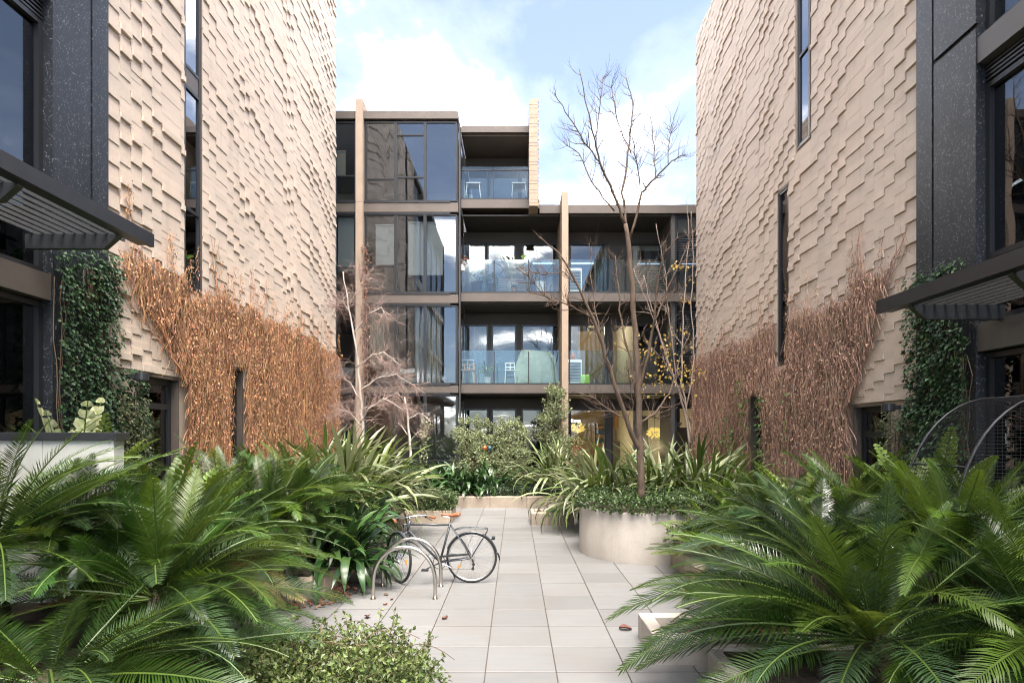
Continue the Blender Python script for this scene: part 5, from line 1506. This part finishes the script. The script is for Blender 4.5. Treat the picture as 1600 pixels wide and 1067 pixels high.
q = MB(); q.tube([B(-.43, .285, -.055) + Vector((.085*math.cos(a), 0, .085*math.sin(a))) for a in [2*math.pi*k/28 for k in range(28)]], .005, 6, closed=True); q.tube([B(-.43, .37, -.055), B(-.01, .385, -.055)], .0035, 4); q.tube([B(-.43, .2, -.055), B(.01, .20, -.055), B(.035, .225, -.055)], .0035, 4); q.build('chain', M['black_plastic'], bk)
q = MB()
for r_, y_ in ((.05, -.045), (.042, -.052), (.034, -.059)): q.tube([B(0, .345, y_), B(0, .345, y_-.004)], r_, 20)
q.build('cassette', M['steel'], bk)
q = MB(); q.tube([B(.01, .335, -.065), B(.035, .27, -.068), B(.02, .215, -.068)], [.012, .012, .008], 6)
for x, z in ((.03, .265), (.022, .205)): q.tube([B(x, z, -.062), B(x, z, -.074)], .021, 12)
q.build('derailleur', M['black_plastic'], bk)
q = MB(); q.tube([B(-.33, .27, .05), B(-.24, .02, .16)], .009, 6); q.build('kickstand', M['bike_paint'], bk)

# ------------------------------------------------------------------ wall lamps
def wall_lamp(label, s, y, z):
    t = thing('wall_lamp', label, 'wall lamp', wallP(s, .2, y, z))
    q = MB(); q.lathe(wallP(s, .30, y, z), [(.075, -.055), (.085, -.05), (.085, .05), (.075, .056)], 20); q.build('lamp_shade', M['canopy'], t, smooth=False)
    q = MB(); q.box(s*(WX-.02), s*(WX-.24), y-.03, y+.03, z-.03, z+.03); q.build('bracket', M['canopy'], t)
wall_lamp('small dark wall lamp on the ivy beside the left door', -1, 8.05, 2.80)
wall_lamp('small dark wall lamp on the ivy beside the right door', 1, 8.05, 2.38)

# ------------------------------------------------------------------ black wire hoop frame at the right
wf = thing('wire_hoop_frame', 'black wire mesh tunnel frame over the plants at the right edge', 'plant frame', (4.5, 5.4, .22))
cx_, rr_, ht_ = 4.66, .95, 2.36
def arch(y, n=26):
    return [Vector((cx_-rr_*math.cos(math.pi*k/n), y, .22+(ht_-.22)*max(0.0, math.sin(math.pi*k/n))**.62)) for k in range(n+1)]
for y in (5.05, 5.75):
    q = MB(); q.tube(arch(y), .013, 7); q.build('hoop', M['mesh_wire'], wf, smooth=True)
for k in (5, 13, 21):
    q = MB(); q.tube([arch(5.05)[k], arch(5.75)[k]], .010, 6); q.build('cross_bar', M['mesh_wire'], wf)
q = MB(); A0, A1 = arch(5.05, 110), arch(5.75, 110)
for a in A0[::1]:
    c = a + Vector((0, .7, 0)); q.tube([a, c], .0022, 3, cap=False)
for j in range(1, 20): q.tube([p.lerp(p_, j/20) for p, p_ in zip(A0[::3], A1[::3])], .0022, 3, cap=False)
# front face of the tunnel
for k in range(1, 68):
    z = .25 + k*.031
    if z > ht_-.01: break
    sn = ((z-.22)/(ht_-.22))**(1/.62); hw = rr_*math.cos(math.asin(min(1, sn)))
    q.tube([(cx_-hw, 5.05, z), (cx_+hw, 5.05, z)], .0024, 3, cap=False)
for k in range(1, 44):
    x = cx_-rr_+k*.039; c = abs(x-cx_)/rr_
    if c >= 1: continue
    zt = .22+(ht_-.22)*math.sqrt(1-c*c)**.62
    q.tube([(x, 5.05, .22), (x, 5.05, zt)], .0018, 3, cap=False)
q.build('wire_mesh', M['mesh_wire'], wf, kind='stuff')

# ------------------------------------------------------------------ fallen leaves
FL = []
for k_ in range(3):
    q = MB(); w, l = .035, .05
    for i in range(6):
        for j in range(2):
            s0, s1 = i/6, (i+1)/6
            f = lambda s, t: Vector(((s-.5)*2*l, (t*2-1)*w*math.sin(math.pi*min(max(s, .02), .98))**.7, .006+.02*(t*2-1)**2*(1+k_*.4)+.012*math.sin(s*4+k_)))
            q.quad(f(s0, j/2), f(s1, j/2), f(s1, (j+1)/2), f(s0, (j+1)/2))
    FL.append(q.mesh('fallen_leaf', M['fallen'], True))
spots = [(977, 984, 1.3, 'curled brown fallen leaf alone on the paving near the concrete trough'), (574, 965, 1.0, 'dark fallen leaf on the paving left of the front shrub tip'),
         (695, 967, .7, 'small fallen leaf on a paver joint in front of the near hoop'), (603, 930, .7, 'fallen leaf just inside the left leg of the near hoop'), (612, 937, .55, 'tiny fallen leaf beside the left leg of the near hoop'),
         (602, 945, .5, 'tiny fallen leaf in front of the left leg of the near hoop'), (1122, 957, .8, 'fallen leaf on the paving behind the concrete trough')]
for k_, (px_, py_, s_, lb_) in enumerate(spots):
    Y_ = CAMZ*F/(py_-HY); o = bpy.data.objects.new('fallen_leaf', FL[k_ % 3]); link(o); o.location = (wx(px_, Y_), Y_, .001); o.rotation_euler = (0, 0, k_*1.9); o.scale = (s_,)*3
    tag(o, lb_, 'leaf', 'fallen leaves on the paving')
rg_ = random.Random(90); b_ = MB()
for _ in range(420):
    a = rg_.random()
    if a < .5: x, y = rg_.gauss(-2.28, .12), rg_.gauss(7.35, .25)
    elif a < .85: x, y = rg_.uniform(-3.2, -2.45), 6.78+rg_.gauss(0, .07)
    else: x, y = rg_.uniform(1.5, 2.6), 5.5+rg_.gauss(0, .09)
    z = .012+rg_.uniform(0, .03) + (.15 if a >= .85 else 0)
    leaf_quad(b_, Vector((x, y, z)), Vector((rg_.uniform(-1, 1), rg_.uniform(-1, 1), rg_.uniform(-.2, .3))), Vector((0, 0, 1))+rvec(rg_)*.5, rg_.uniform(.04, .08), rg_.uniform(.03, .05), 0, .3)
tag(b_.build('leaf_litter', M['litter']), 'drift of brown dead leaves along the left kerb', 'leaf litter', kind='stuff')

# ------------------------------------------------------------------ things in and on the far building
def curtain(label, pxa, pxb, pya, pyb, Y, mt='fabric_white', fold=.03, cat='curtain', name='curtain'):
    q = MB(); n = 30; xa, xc = wx(pxa, Y), wx(pxb, Y); za_, zc_ = wz(pyb, Y), wz(pya, Y)
    f = lambda k: (xa+(xc-xa)*k/n, Y+fold*math.sin(k*1.7))
    for k in range(n):
        (x0, y0), (x1, y1) = f(k), f(k+1)
        q.quad((x0, y0, za_), (x1, y1, za_), (x1, y1, zc_), (x0, y0, zc_))
    if fold == 0: q.tube([(xa, Y, zc_+.02), (xc, Y, zc_+.02)], .03, 8)
    tag(q.build(name, M[mt]), label, cat)
YI = 19.66
curtain('white roller blind in the narrow pane of the second floor bay', 587, 616, 353, 416, YI, fold=0, cat='blind', name='roller_blind')
curtain('wide white roller blind across the right panes of the second floor bay', 638, 692, 349, 430, YI, fold=0, cat='blind', name='roller_blind')
curtain('white roller blind left of the left fin on the second floor', 528, 553, 334, 425, YI, fold=0, cat='blind', name='roller_blind')
curtain('tan roller blind in the top floor pane left of the left fin', 520, 540, 238, 275, YI, 'curtain_warm', 0, 'blind', 'roller_blind')
curtain('pale curtain in the middle of the first floor bedroom bay', 649, 664, 477, 598, YI+.06)
curtain('beige curtain at the right of the first floor bedroom bay', 668, 690, 477, 598, YI+.1, 'curtain_warm')
curtain('pale curtain at the left pane of the first floor bedroom bay', 578, 600, 490, 575, YI+.1, 'curtain_warm')
curtain('cream curtain in the ground floor bay behind the birch twigs', 608, 614, 640, 720, YI, 'curtain_warm')
curtain('beige curtain of the second floor flat right of the right fin', 928, 948, 366, 460, 21.74, 'curtain_warm')
curtain('grey white curtain of the first floor flat at the bay corner', 738, 760, 498, 600, 21.74)
curtain('grey white curtain of the ground floor flat behind the left shrub', 740, 760, 634, 700, 21.74)
curtain('cream half drawn blind over the second floor door behind the bare tree', 986, 1034, 378, 392, 21.74, 'curtain_warm', 0, 'blind', 'roller_blind')
curtain('cream blind in the second floor end bay by the right brick wall', 1059, 1086, 340, 364, 20.4, 'curtain_warm', 0, 'blind', 'roller_blind')
curtain('warm curtain of the first floor flat beside the right fin', 893, 903, 505, 600, 22.0, 'fabric_white')
def venetian(label, pxa, pxb, pya, pyb, Y):
    t = thing('blind_and_reflection_slats', label, 'blind', W((pxa+pxb)/2, pyb, Y)); xa, xc = wx(pxa, Y), wx(pxb, Y); za_, zc_ = wz(pyb, Y), wz(pya, Y)
    n = int((zc_-za_)/.085)
    q = MB(); i = len(q.v); q.v += [(0, -.03, -.018), (xc-xa, -.03, -.018), (xc-xa, .03, .018), (0, .03, .018)]; q.f.append((0, 1, 2, 3)); q.m.append(0)
    q.box(0, xc-xa, -.002, .002, -.004, .004)
    me = q.mesh('slat', M['white_paint'])
    base = Vector(t.location)
    for k in range(n):
        inst('slat', me, t, Vector((xa, Y, za_+k*.085))-base, (rng.uniform(-.1, .1), rng.uniform(-.012, .012), 0))
venetian('added slats imitating a striped reflection in the middle first floor door behind the balcony', 769, 806, 501, 578, 21.82)  # made-up slats, they mimic the stripes reflected in this door
venetian('added slats imitating a striped reflection in the right first floor door behind the covered barbecue', 816, 872, 499, 590, 21.82)  # reflected stripes again, built as added slats
venetian('white venetian blind in the second floor end bay by the right wall', 1060, 1092, 366, 450, 20.35)
venetian('white venetian blind in the first floor end bay by the right wall', 1060, 1092, 480, 560, 20.35)
# bed in the first floor bay
bd = thing('bed', 'unmade bed with a white duvet in the first floor bay', 'bed', W(640, 602, 20.2))
x0, x1 = wx(592, 20.2), wx(694, 20.2); zb0 = bay_z[1][0]+.05
q = MB(); q.box(x0, x1, 19.86, 21.6, zb0, zb0+.22); q.build('bed_base', M['room_wall'], bd)
q = MB(); q.bbox(x0+.02, x1-.4, 19.84, 21.58, zb0+.225, zb0+.42, .04); q.build('mattress', M['blush'], bd)
q = MB(); n_ = 26
def hd_(i, j):
    x = x0+.15+(x1-x0-.1)*i/n_; y = 19.76+1.8*j/n_
    z = zb0+.50+.14*mnoise.noise(Vector((x*1.8, y*1.8, 3)))+.07*mnoise.noise(Vector((x*5, y*5, 8)))-.3*max(0, (i-20)/6)**1.5-(.12 if j == 0 else 0)
    if i < 8: z -= .1
    return Vector((x, y, z))
for i in range(n_):
    for j in range(n_): q.quad(hd_(i, j), hd_(i+1, j), hd_(i+1, j+1), hd_(i, j+1))
q.build('duvet', M['duvet'], bd)
lp_ = thing('table_lamp', 'bedside lamp with a pale shade in the first floor bay', 'lamp', W(582, 585, 20.5))
c_ = W(582, 572, 20.5); q = MB(); q.lathe(c_, [(.13, 0), (.11, .2)], 16, capb=False, capt=False); q.build('lamp_shade', M['fabric_white'], lp_)
q = MB(); q.lathe(W(582, 596, 20.5), [(.07, 0), (.05, .2), (.02, .35), (.015, .6)], 12); q.build('lamp_base', M['wood'], lp_)
pl = thing('pillow', 'white pillow leaning at the window left of the left fin', 'pillow', W(540, 590, 20.3))
q = MB(); q.bbox(wx(527, 20.3), wx(553, 20.3), 20.25, 20.45, wz(592, 20.3), wz(573, 20.3), .08); q.build('cushion', M['duvet'], pl, smooth=True)
def pot_plant(label, px, py, Y, h, pot, kind, seed, pr=.14):
    b0 = W(px, py, Y); t = thing('potted_plant', label, 'potted plant', tuple(b0)); rg = random.Random(seed)
    q = MB(); q.lathe(b0, [(pr*.75, 0), (pr, pr*1.6), (pr*1.05, pr*1.7), (pr*.9, pr*1.65), (.01, pr*1.5)], 16, capt=False); q.build('pot', M[pot], t)
    if kind == 'strap':
        for k in range(26):
            o = inst('leaf', SM['flax'][rg.choice((0, 1, 5))], t, (rg.gauss(0, .03), rg.gauss(0, .03), pr*1.5), (0, 0, 0), (h*rg.uniform(.6, 1), h*1.6, h)); o.rotation_euler = (Matrix.Rotation(rg.uniform(0, 6.28), 3, 'Z') @ Matrix.Rotation(-R(rg.uniform(50, 88)), 3, 'Y')).to_euler()
    elif kind == 'big':
        for k in range(9):
            q = MB(); a = rg.uniform(0, 6.28); d = Vector((math.cos(a), math.sin(a)*.6, rg.uniform(.6, 1.6))).normalized(); s0 = b0+Vector((0, 0, pr*1.5)); tip = s0+d*h*rg.uniform(.6, .95)
            q.tube([s0, tip], .008, 4)
            out = Vector((math.cos(a), math.sin(a), -.25)).normalized(); sdv = out.cross(Vector((0, 0, 1))).normalized(); L = .42
            for sg in (-1, 1): q.quad(tip, tip+out*L*.35+sdv*sg*.15+Vector((0, 0, .02)), tip+out*L*.75+sdv*sg*.12-Vector((0, 0, .05)), tip+out*L-Vector((0, 0, .15)))
            q.build('leaf', M['green_vine'], t)
    else:
        b = MB(); clump_foliage(b, rg, b0+Vector((0, 0, pr*1.6+h*.45)), (h*.5, h*.4, h*.5), 160, .10, .05); b.build('foliage', M[kind], t, kind='stuff')
zf2, zf1 = 458, 601
pot_plant('white pot with a reddish plant on the second floor balcony corner', 722.5, 424, 20.0, .3, 'white_paint', 'litter', 1, .13)
pot_plant('big leaved plant standing behind the second floor glass rail', 845, 456, 20.9, 1.35, 'white_paint', 'big', 2, .2)
pot_plant('palm like plant in the middle of the second floor balcony', 800, 456, 21.0, 1.3, 'white_paint', 'strap', 3, .2)
pot_plant('dark bushy plant low behind the second floor rail', 745, 457, 20.4, .5, 'black_plastic', 'hedge', 4, .2)
pot_plant('small bushy plant low behind the second floor rail, second from the bay', 768, 457, 20.4, .4, 'black_plastic', 'hedge', 5, .16)
pot_plant('small terracotta pot on the second floor balcony edge', 803, 457.5, 20.1, .05, 'terracotta', 'hedge', 6, .1)
pot_plant('spiky plant in a white pot on the first floor balcony', 761, 600, 20.3, .75, 'white_paint', 'strap', 7, .14)
pot_plant('leafy hanging style plant in the ground floor window beside the right fin', 899, 712, 20.9, 1.0, 'terracotta', 'green_vine', 8, .2)
# slatted screens behind the second floor rail
def slat_screen(label, pxa, pxb, pya, pyb, Y):
    t = thing('slat_screen', label, 'screen', W((pxa+pxb)/2, pyb, Y)); q = MB(); w_ = wx(pxb, Y)-wx(pxa, Y); q.box(0, w_, -.012, .012, 0, .045); me = q.mesh('slat', M['bronze']); base = Vector(t.location)
    z0, z1 = wz(pyb, Y), wz(pya, Y); n = int((z1-z0)/.085)
    for k in range(n): inst('slat', me, t, Vector((wx(pxa, Y), Y, z0+k*.085))-base)
    q = MB()
    for p_ in (pxa, (pxa+pxb)/2, pxb): q.box(wx(p_, Y)-.02, wx(p_, Y)+.02, Y+.014, Y+.05, z0, z1)
    q.build('post', M['bronze'], t)
slat_screen('low dark slatted screen behind the middle second floor glass panel', 774, 824, 432, 457, 20.55)
slat_screen('low dark slatted screen on the second floor balcony behind the bare tree', 990, 1040, 405, 457, 20.6)
# chairs
def chair(label, px, py, Y, mt, h=.85, w=.45, rz=0, sling=False):
    b0 = W(px, py, Y); t = thing('balcony_chair', label, 'chair', tuple(b0)); c = b0
    P_ = lambda x, y, z: c+Vector((x*math.cos(rz)-y*math.sin(rz), x*math.sin(rz)+y*math.cos(rz), z))
    for sx in (-1, 1):
        q = MB(); q.tube([P_(sx*w/2, -w/2, 0), P_(sx*w*.42, -w*.42, .45)], .016, 6); q.build('leg', M[mt], t)
        q = MB(); q.tube([P_(sx*w/2, w/2, 0), P_(sx*w*.42, w*.42, .45)], .016, 6); q.build('leg', M[mt], t)
    q = MB(); q.box(c.x-w/2, c.x+w/2, c.y-w/2, c.y+w/2, c.z+.452, c.z+.48); q.build('seat', M[mt], t)
    q = MB()
    for sx in (-1, 0, 1): q.tube([P_(sx*w*.42, w*.45, .48), P_(sx*w*.42, w*.58, h)], .013, 6)
    q.tube([P_(-w*.44, w*.58, h), P_(w*.44, w*.58, h)], .018, 6); q.tube([P_(-w*.43, w*.52, h*.8), P_(w*.43, w*.52, h*.8)], .014, 6); q.build('backrest', M[mt], t)
    return t
chair('pale wooden stool chair on the first floor balcony next to the bay', 733, 600, 20.4, 'wood', .7, .42)
chair('white framed chair behind the wooden one on the first floor balcony', 730, 600, 21.0, 'white_paint', .9, .5)
chair('white chair at the left of the covered barbecue on the first floor balcony', 797, 600, 20.5, 'white_paint', .75, .36)
chair('white wire chair on the top floor balcony, left of the door post', 740, 311, 20.6, 'white_paint', .6, .5)
chair('white slatted chair on the top floor balcony beside the ragged end wall', 811, 311, 20.6, 'white_paint', .5, .5)
# covered barbecue
bq = thing('covered_barbecue', 'barbecue under an olive green cover on the first floor balcony', 'barbecue', W(838, 600, 20.6))
q = MB(); xa, xc = wx(803, 20.6), wx(873, 20.6); z0 = wz(600, 20.6); H_ = wz(549, 20.6)-z0; n_ = 28
def bqp(k, j):
    a = 2*math.pi*k/n_; r_ = .5*(1+.08*math.sin(5*a+j)+.06*math.sin(11*a)) if j < 5 else .5*(.92 if j == 5 else .0)
    ex = abs(math.cos(a))**.5*math.copysign(1, math.cos(a)); ey = abs(math.sin(a))**.5*math.copysign(1, math.sin(a))
    fl = 1-.05*j
    return Vector(((xa+xc)/2+ex*r_*(xc-xa)*fl, 20.75+ey*r_*.6*fl, z0+H_*min(j, 5)/5*(1 if j < 5 else 1+.05*math.sin(a*2))))
for j in range(6):
    for k in range(n_): q.quad(bqp(k, j), bqp((k+1) % n_, j), bqp((k+1) % n_, j+1), bqp(k, j+1))
q.build('cover', M['green_cover'], bq, smooth=True)
# air conditioners
def ac(label, px, py, Y):
    b0 = W(px, py, Y); t = thing('air_conditioner', label, 'air conditioner', tuple(b0))
    q = MB(); q.bbox(b0.x-.15, b0.x+.36, b0.y, b0.y+.3, b0.z, b0.z+.85, .015); q.build('casing', M['white_paint'], t)
    q = MB()
    for k in range(13): q.box(b0.x-.11, b0.x+.32, b0.y-.014, b0.y-.004, b0.z+.1+k*.052, b0.z+.125+k*.052)
    q.build('fan_grille', M['black_plastic'], t)
ac('white air conditioner behind the right fin on the first floor', 893, 600, 20.4); ac('white air conditioner behind the right fin on the second floor', 893, 457, 20.5)
q = MB(); q.bbox(wx(906, 20.4), wx(921, 20.4), 20.3, 20.5, wz(600, 20.4), wz(586, 20.4), .03); tag(q.build('crate', M['lime']), 'lime green tub on the first floor balcony beside the air conditioner', 'tub')
q = MB(); q.lathe(W(895, 561.5, 20.5), [(.07, 0), (.09, .1), (.06, .2), (.02, .24)], 12); tag(q.build('small_pot', M['terracotta']), 'orange pot standing on the first floor air conditioner', 'pot')
q = MB(); q.lathe(W(757.5, 704, 17.75), [(.03, 0), (.075, .05), (.075, .10), (.03, .16)], 14); tag(q.build('lantern', M['orange']), 'small orange globe lantern hanging in the grey green shrubs', 'lantern')
q = MB(); q.lathe(W(765.5, 704, 17.8), [(.03, 0), (.065, .05), (.065, .09), (.03, .14)], 14); tag(q.build('lantern', M['blue']), 'small blue globe lantern hanging in the grey green shrubs', 'lantern')
# lit ground floor room behind the tree
def pendant(label, px, py, Y, r_, power, seed):
    c = W(px, py, Y); t = thing('pendant_lamp', label, 'pendant lamp', tuple(c)); rg = random.Random(seed)
    b = MB()
    for _ in range(90):
        v = rvec(rg); v.z *= .55; leaf_quad(b, c+v*r_*.55, v, rvec(rg), r_*.7, r_*.3)
    b.build('lamp_shade', M['lamp_glow'], t)
    q = MB(); q.tube([c+Vector((0, 0, r_*.4)), Vector((c.x, c.y, 3.35))], .008, 5); q.build('cord', M['black_plastic'], t)
    l = bpy.data.lights.new('lamp_light', 'POINT'); l.energy = power; l.color = (1, .72, .38); l.shadow_soft_size = .25
    o = bpy.data.objects.new('lamp_light', l); link(o, t); o.location = (0, -.1, -.55)
pendant('yellow glowing pendant lamp beside the right fin on the ground floor', 903, 668, 22.6, .25, 22, 1)
pendant('yellow glowing pendant lamp behind the trunk of the bare tree', 1023, 676, 22.6, .27, 22, 2)
pendant('yellow glowing pendant lamp by the dark post at the far right of the ground floor', 1044, 676, 22.9, .22, 15, 3)
def ceiling_lamp(label, px, Y, z, power):
    x = wx(px, Y); t = thing('ceiling_lamp', label, 'ceiling lamp', (x, Y, z)); q = MB(); q.lathe((x, Y, z-.04), [(.16, 0), (.16, .035)], 18); q.build('diffuser', M['lamp_strip'], t)
    l = bpy.data.lights.new('lamp_light', 'POINT'); l.energy = power; l.color = (1, .76, .46); l.shadow_soft_size = .2; o = bpy.data.objects.new('lamp_light', l); link(o, t); o.location = (0, 0, -.2)
ceiling_lamp('lit round ceiling lamp in the first floor flat right of the right fin', 925, 23.4, 6.38, 26)
sb = thing('sideboard', 'pale wooden sideboard in the ground floor room by the right creeper', 'sideboard', W(1058, 700, 20.4))
q = MB(); q.bbox(wx(1046, 20.9), wx(1073, 20.9), 20.75, 21.2, .6, wz(668, 20.9), .02); q.build('cabinet', M['wood'], sb)
q = MB(); q.lathe(W(1058, 667.5, 20.95), [(.06, 0), (.17, .14), (.18, .16), (.15, .14), (.01, .05)], 18, capt=False); tag(q.build('bowl', M['white_paint']), 'white bowl standing on the pale wooden sideboard', 'bowl')
cb = thing('bookcase', 'dark bookcase against the lit wall of the ground floor room', 'bookcase', W(937, 712, 25.0))
q = MB(); xa, xc = wx(928, 25), wx(948, 25); z1 = wz(665, 25)
q.box(xa, xa+.04, 25.0, 25.27, .5, z1); q.box(xc-.04, xc, 25.0, 25.27, .5, z1); q.box(xa+.041, xc-.041, 25.24, 25.27, .5, z1); cbo = q.build('case', M['wood'], cb)
for k in range(6):
    q = MB(); z = .55+k*(z1-.6)/5; q.box(xa+.042, xc-.042, 25.0, 25.238, z, z+.03); q.build('shelf', M['wood'], cb)
bc_ = random.Random(3)
for k in range(5):
    x = xa+.06; z = .582+k*(z1-.6)/5
    q = MB()
    while x < xc-.1: w = bc_.uniform(.025, .05); q.box(x, x+w-.003, 25.05, 25.2, z, z+bc_.uniform(.15, .22)); x += w
    q.build('books', M[bc_.choice(['room_dark', 'terracotta', 'blue', 'curtain_warm'])], cb)

kc = thing('kitchen_cabinet', 'dark kitchen cabinet in the lit ground floor room behind the bare tree', 'cabinet', W(985, 712, 24.6))
q = MB(); q.bbox(wx(958, 24.6), wx(1012, 24.6), 24.4, 25.1, .6, wz(690, 24.6), .02); q.build('cabinet_base', M['room_dark'], kc)
q = MB(); q.bbox(wx(962, 24.6), wx(990, 24.6), 24.75, 25.1, wz(668, 24.6), wz(645, 24.6), .02); q.build('wall_cupboard', M['wood'], kc)
q = MB(); q.bbox(wx(994, 24.6), wx(1012, 24.6), 24.5, 25.1, wz(689.5, 24.6), wz(650, 24.6), .02); q.build('oven_tower', M['frame'], kc)

GROUPS = {'cycad': 'cycads in the side beds', 'zamia': 'zamias in the side beds', 'flax': 'strap leaved clumps in the beds', 'nandina': 'grey green shrubs under the balconies',
          'leafy_shrub': 'leafy shrubs in the beds', 'curtain': 'curtains in the windows', 'roller_blind': 'roller blinds in the windows', 'blind_and_reflection_slats': 'venetian blinds in the windows',
          'potted_plant': 'potted plants of the far flats', 'balcony_chair': 'chairs on the balconies', 'air_conditioner': 'air conditioners on the balconies', 'pendant_lamp': 'lit pendant lamps on the ground floor',
          'wall_lamp': 'wall lamps beside the side doors', 'lantern': 'globe lanterns in the shrubs', 'slat_screen': 'slatted screens on the second floor balcony', 'planter_kerb': 'kerbs of the side beds',
          'planter_wall': 'limestone walls of the far bed', 'ivy': 'ivy round the flecked columns', 'dead_creeper': 'dead creepers on the walls', 'bare_tree': 'bare trees in the courtyard', 'birch_tree': 'birches at the left of the far bed',
          'clipped_hedge': 'clipped hedges at the far end', 'apartment_building': 'apartment buildings round the courtyard'}
for o in list(scene.objects):
    if o.parent is None and o.get('category') and not o.get('group'):
        g_ = GROUPS.get(o.name.split('.')[0])
        if g_: o['group'] = g_
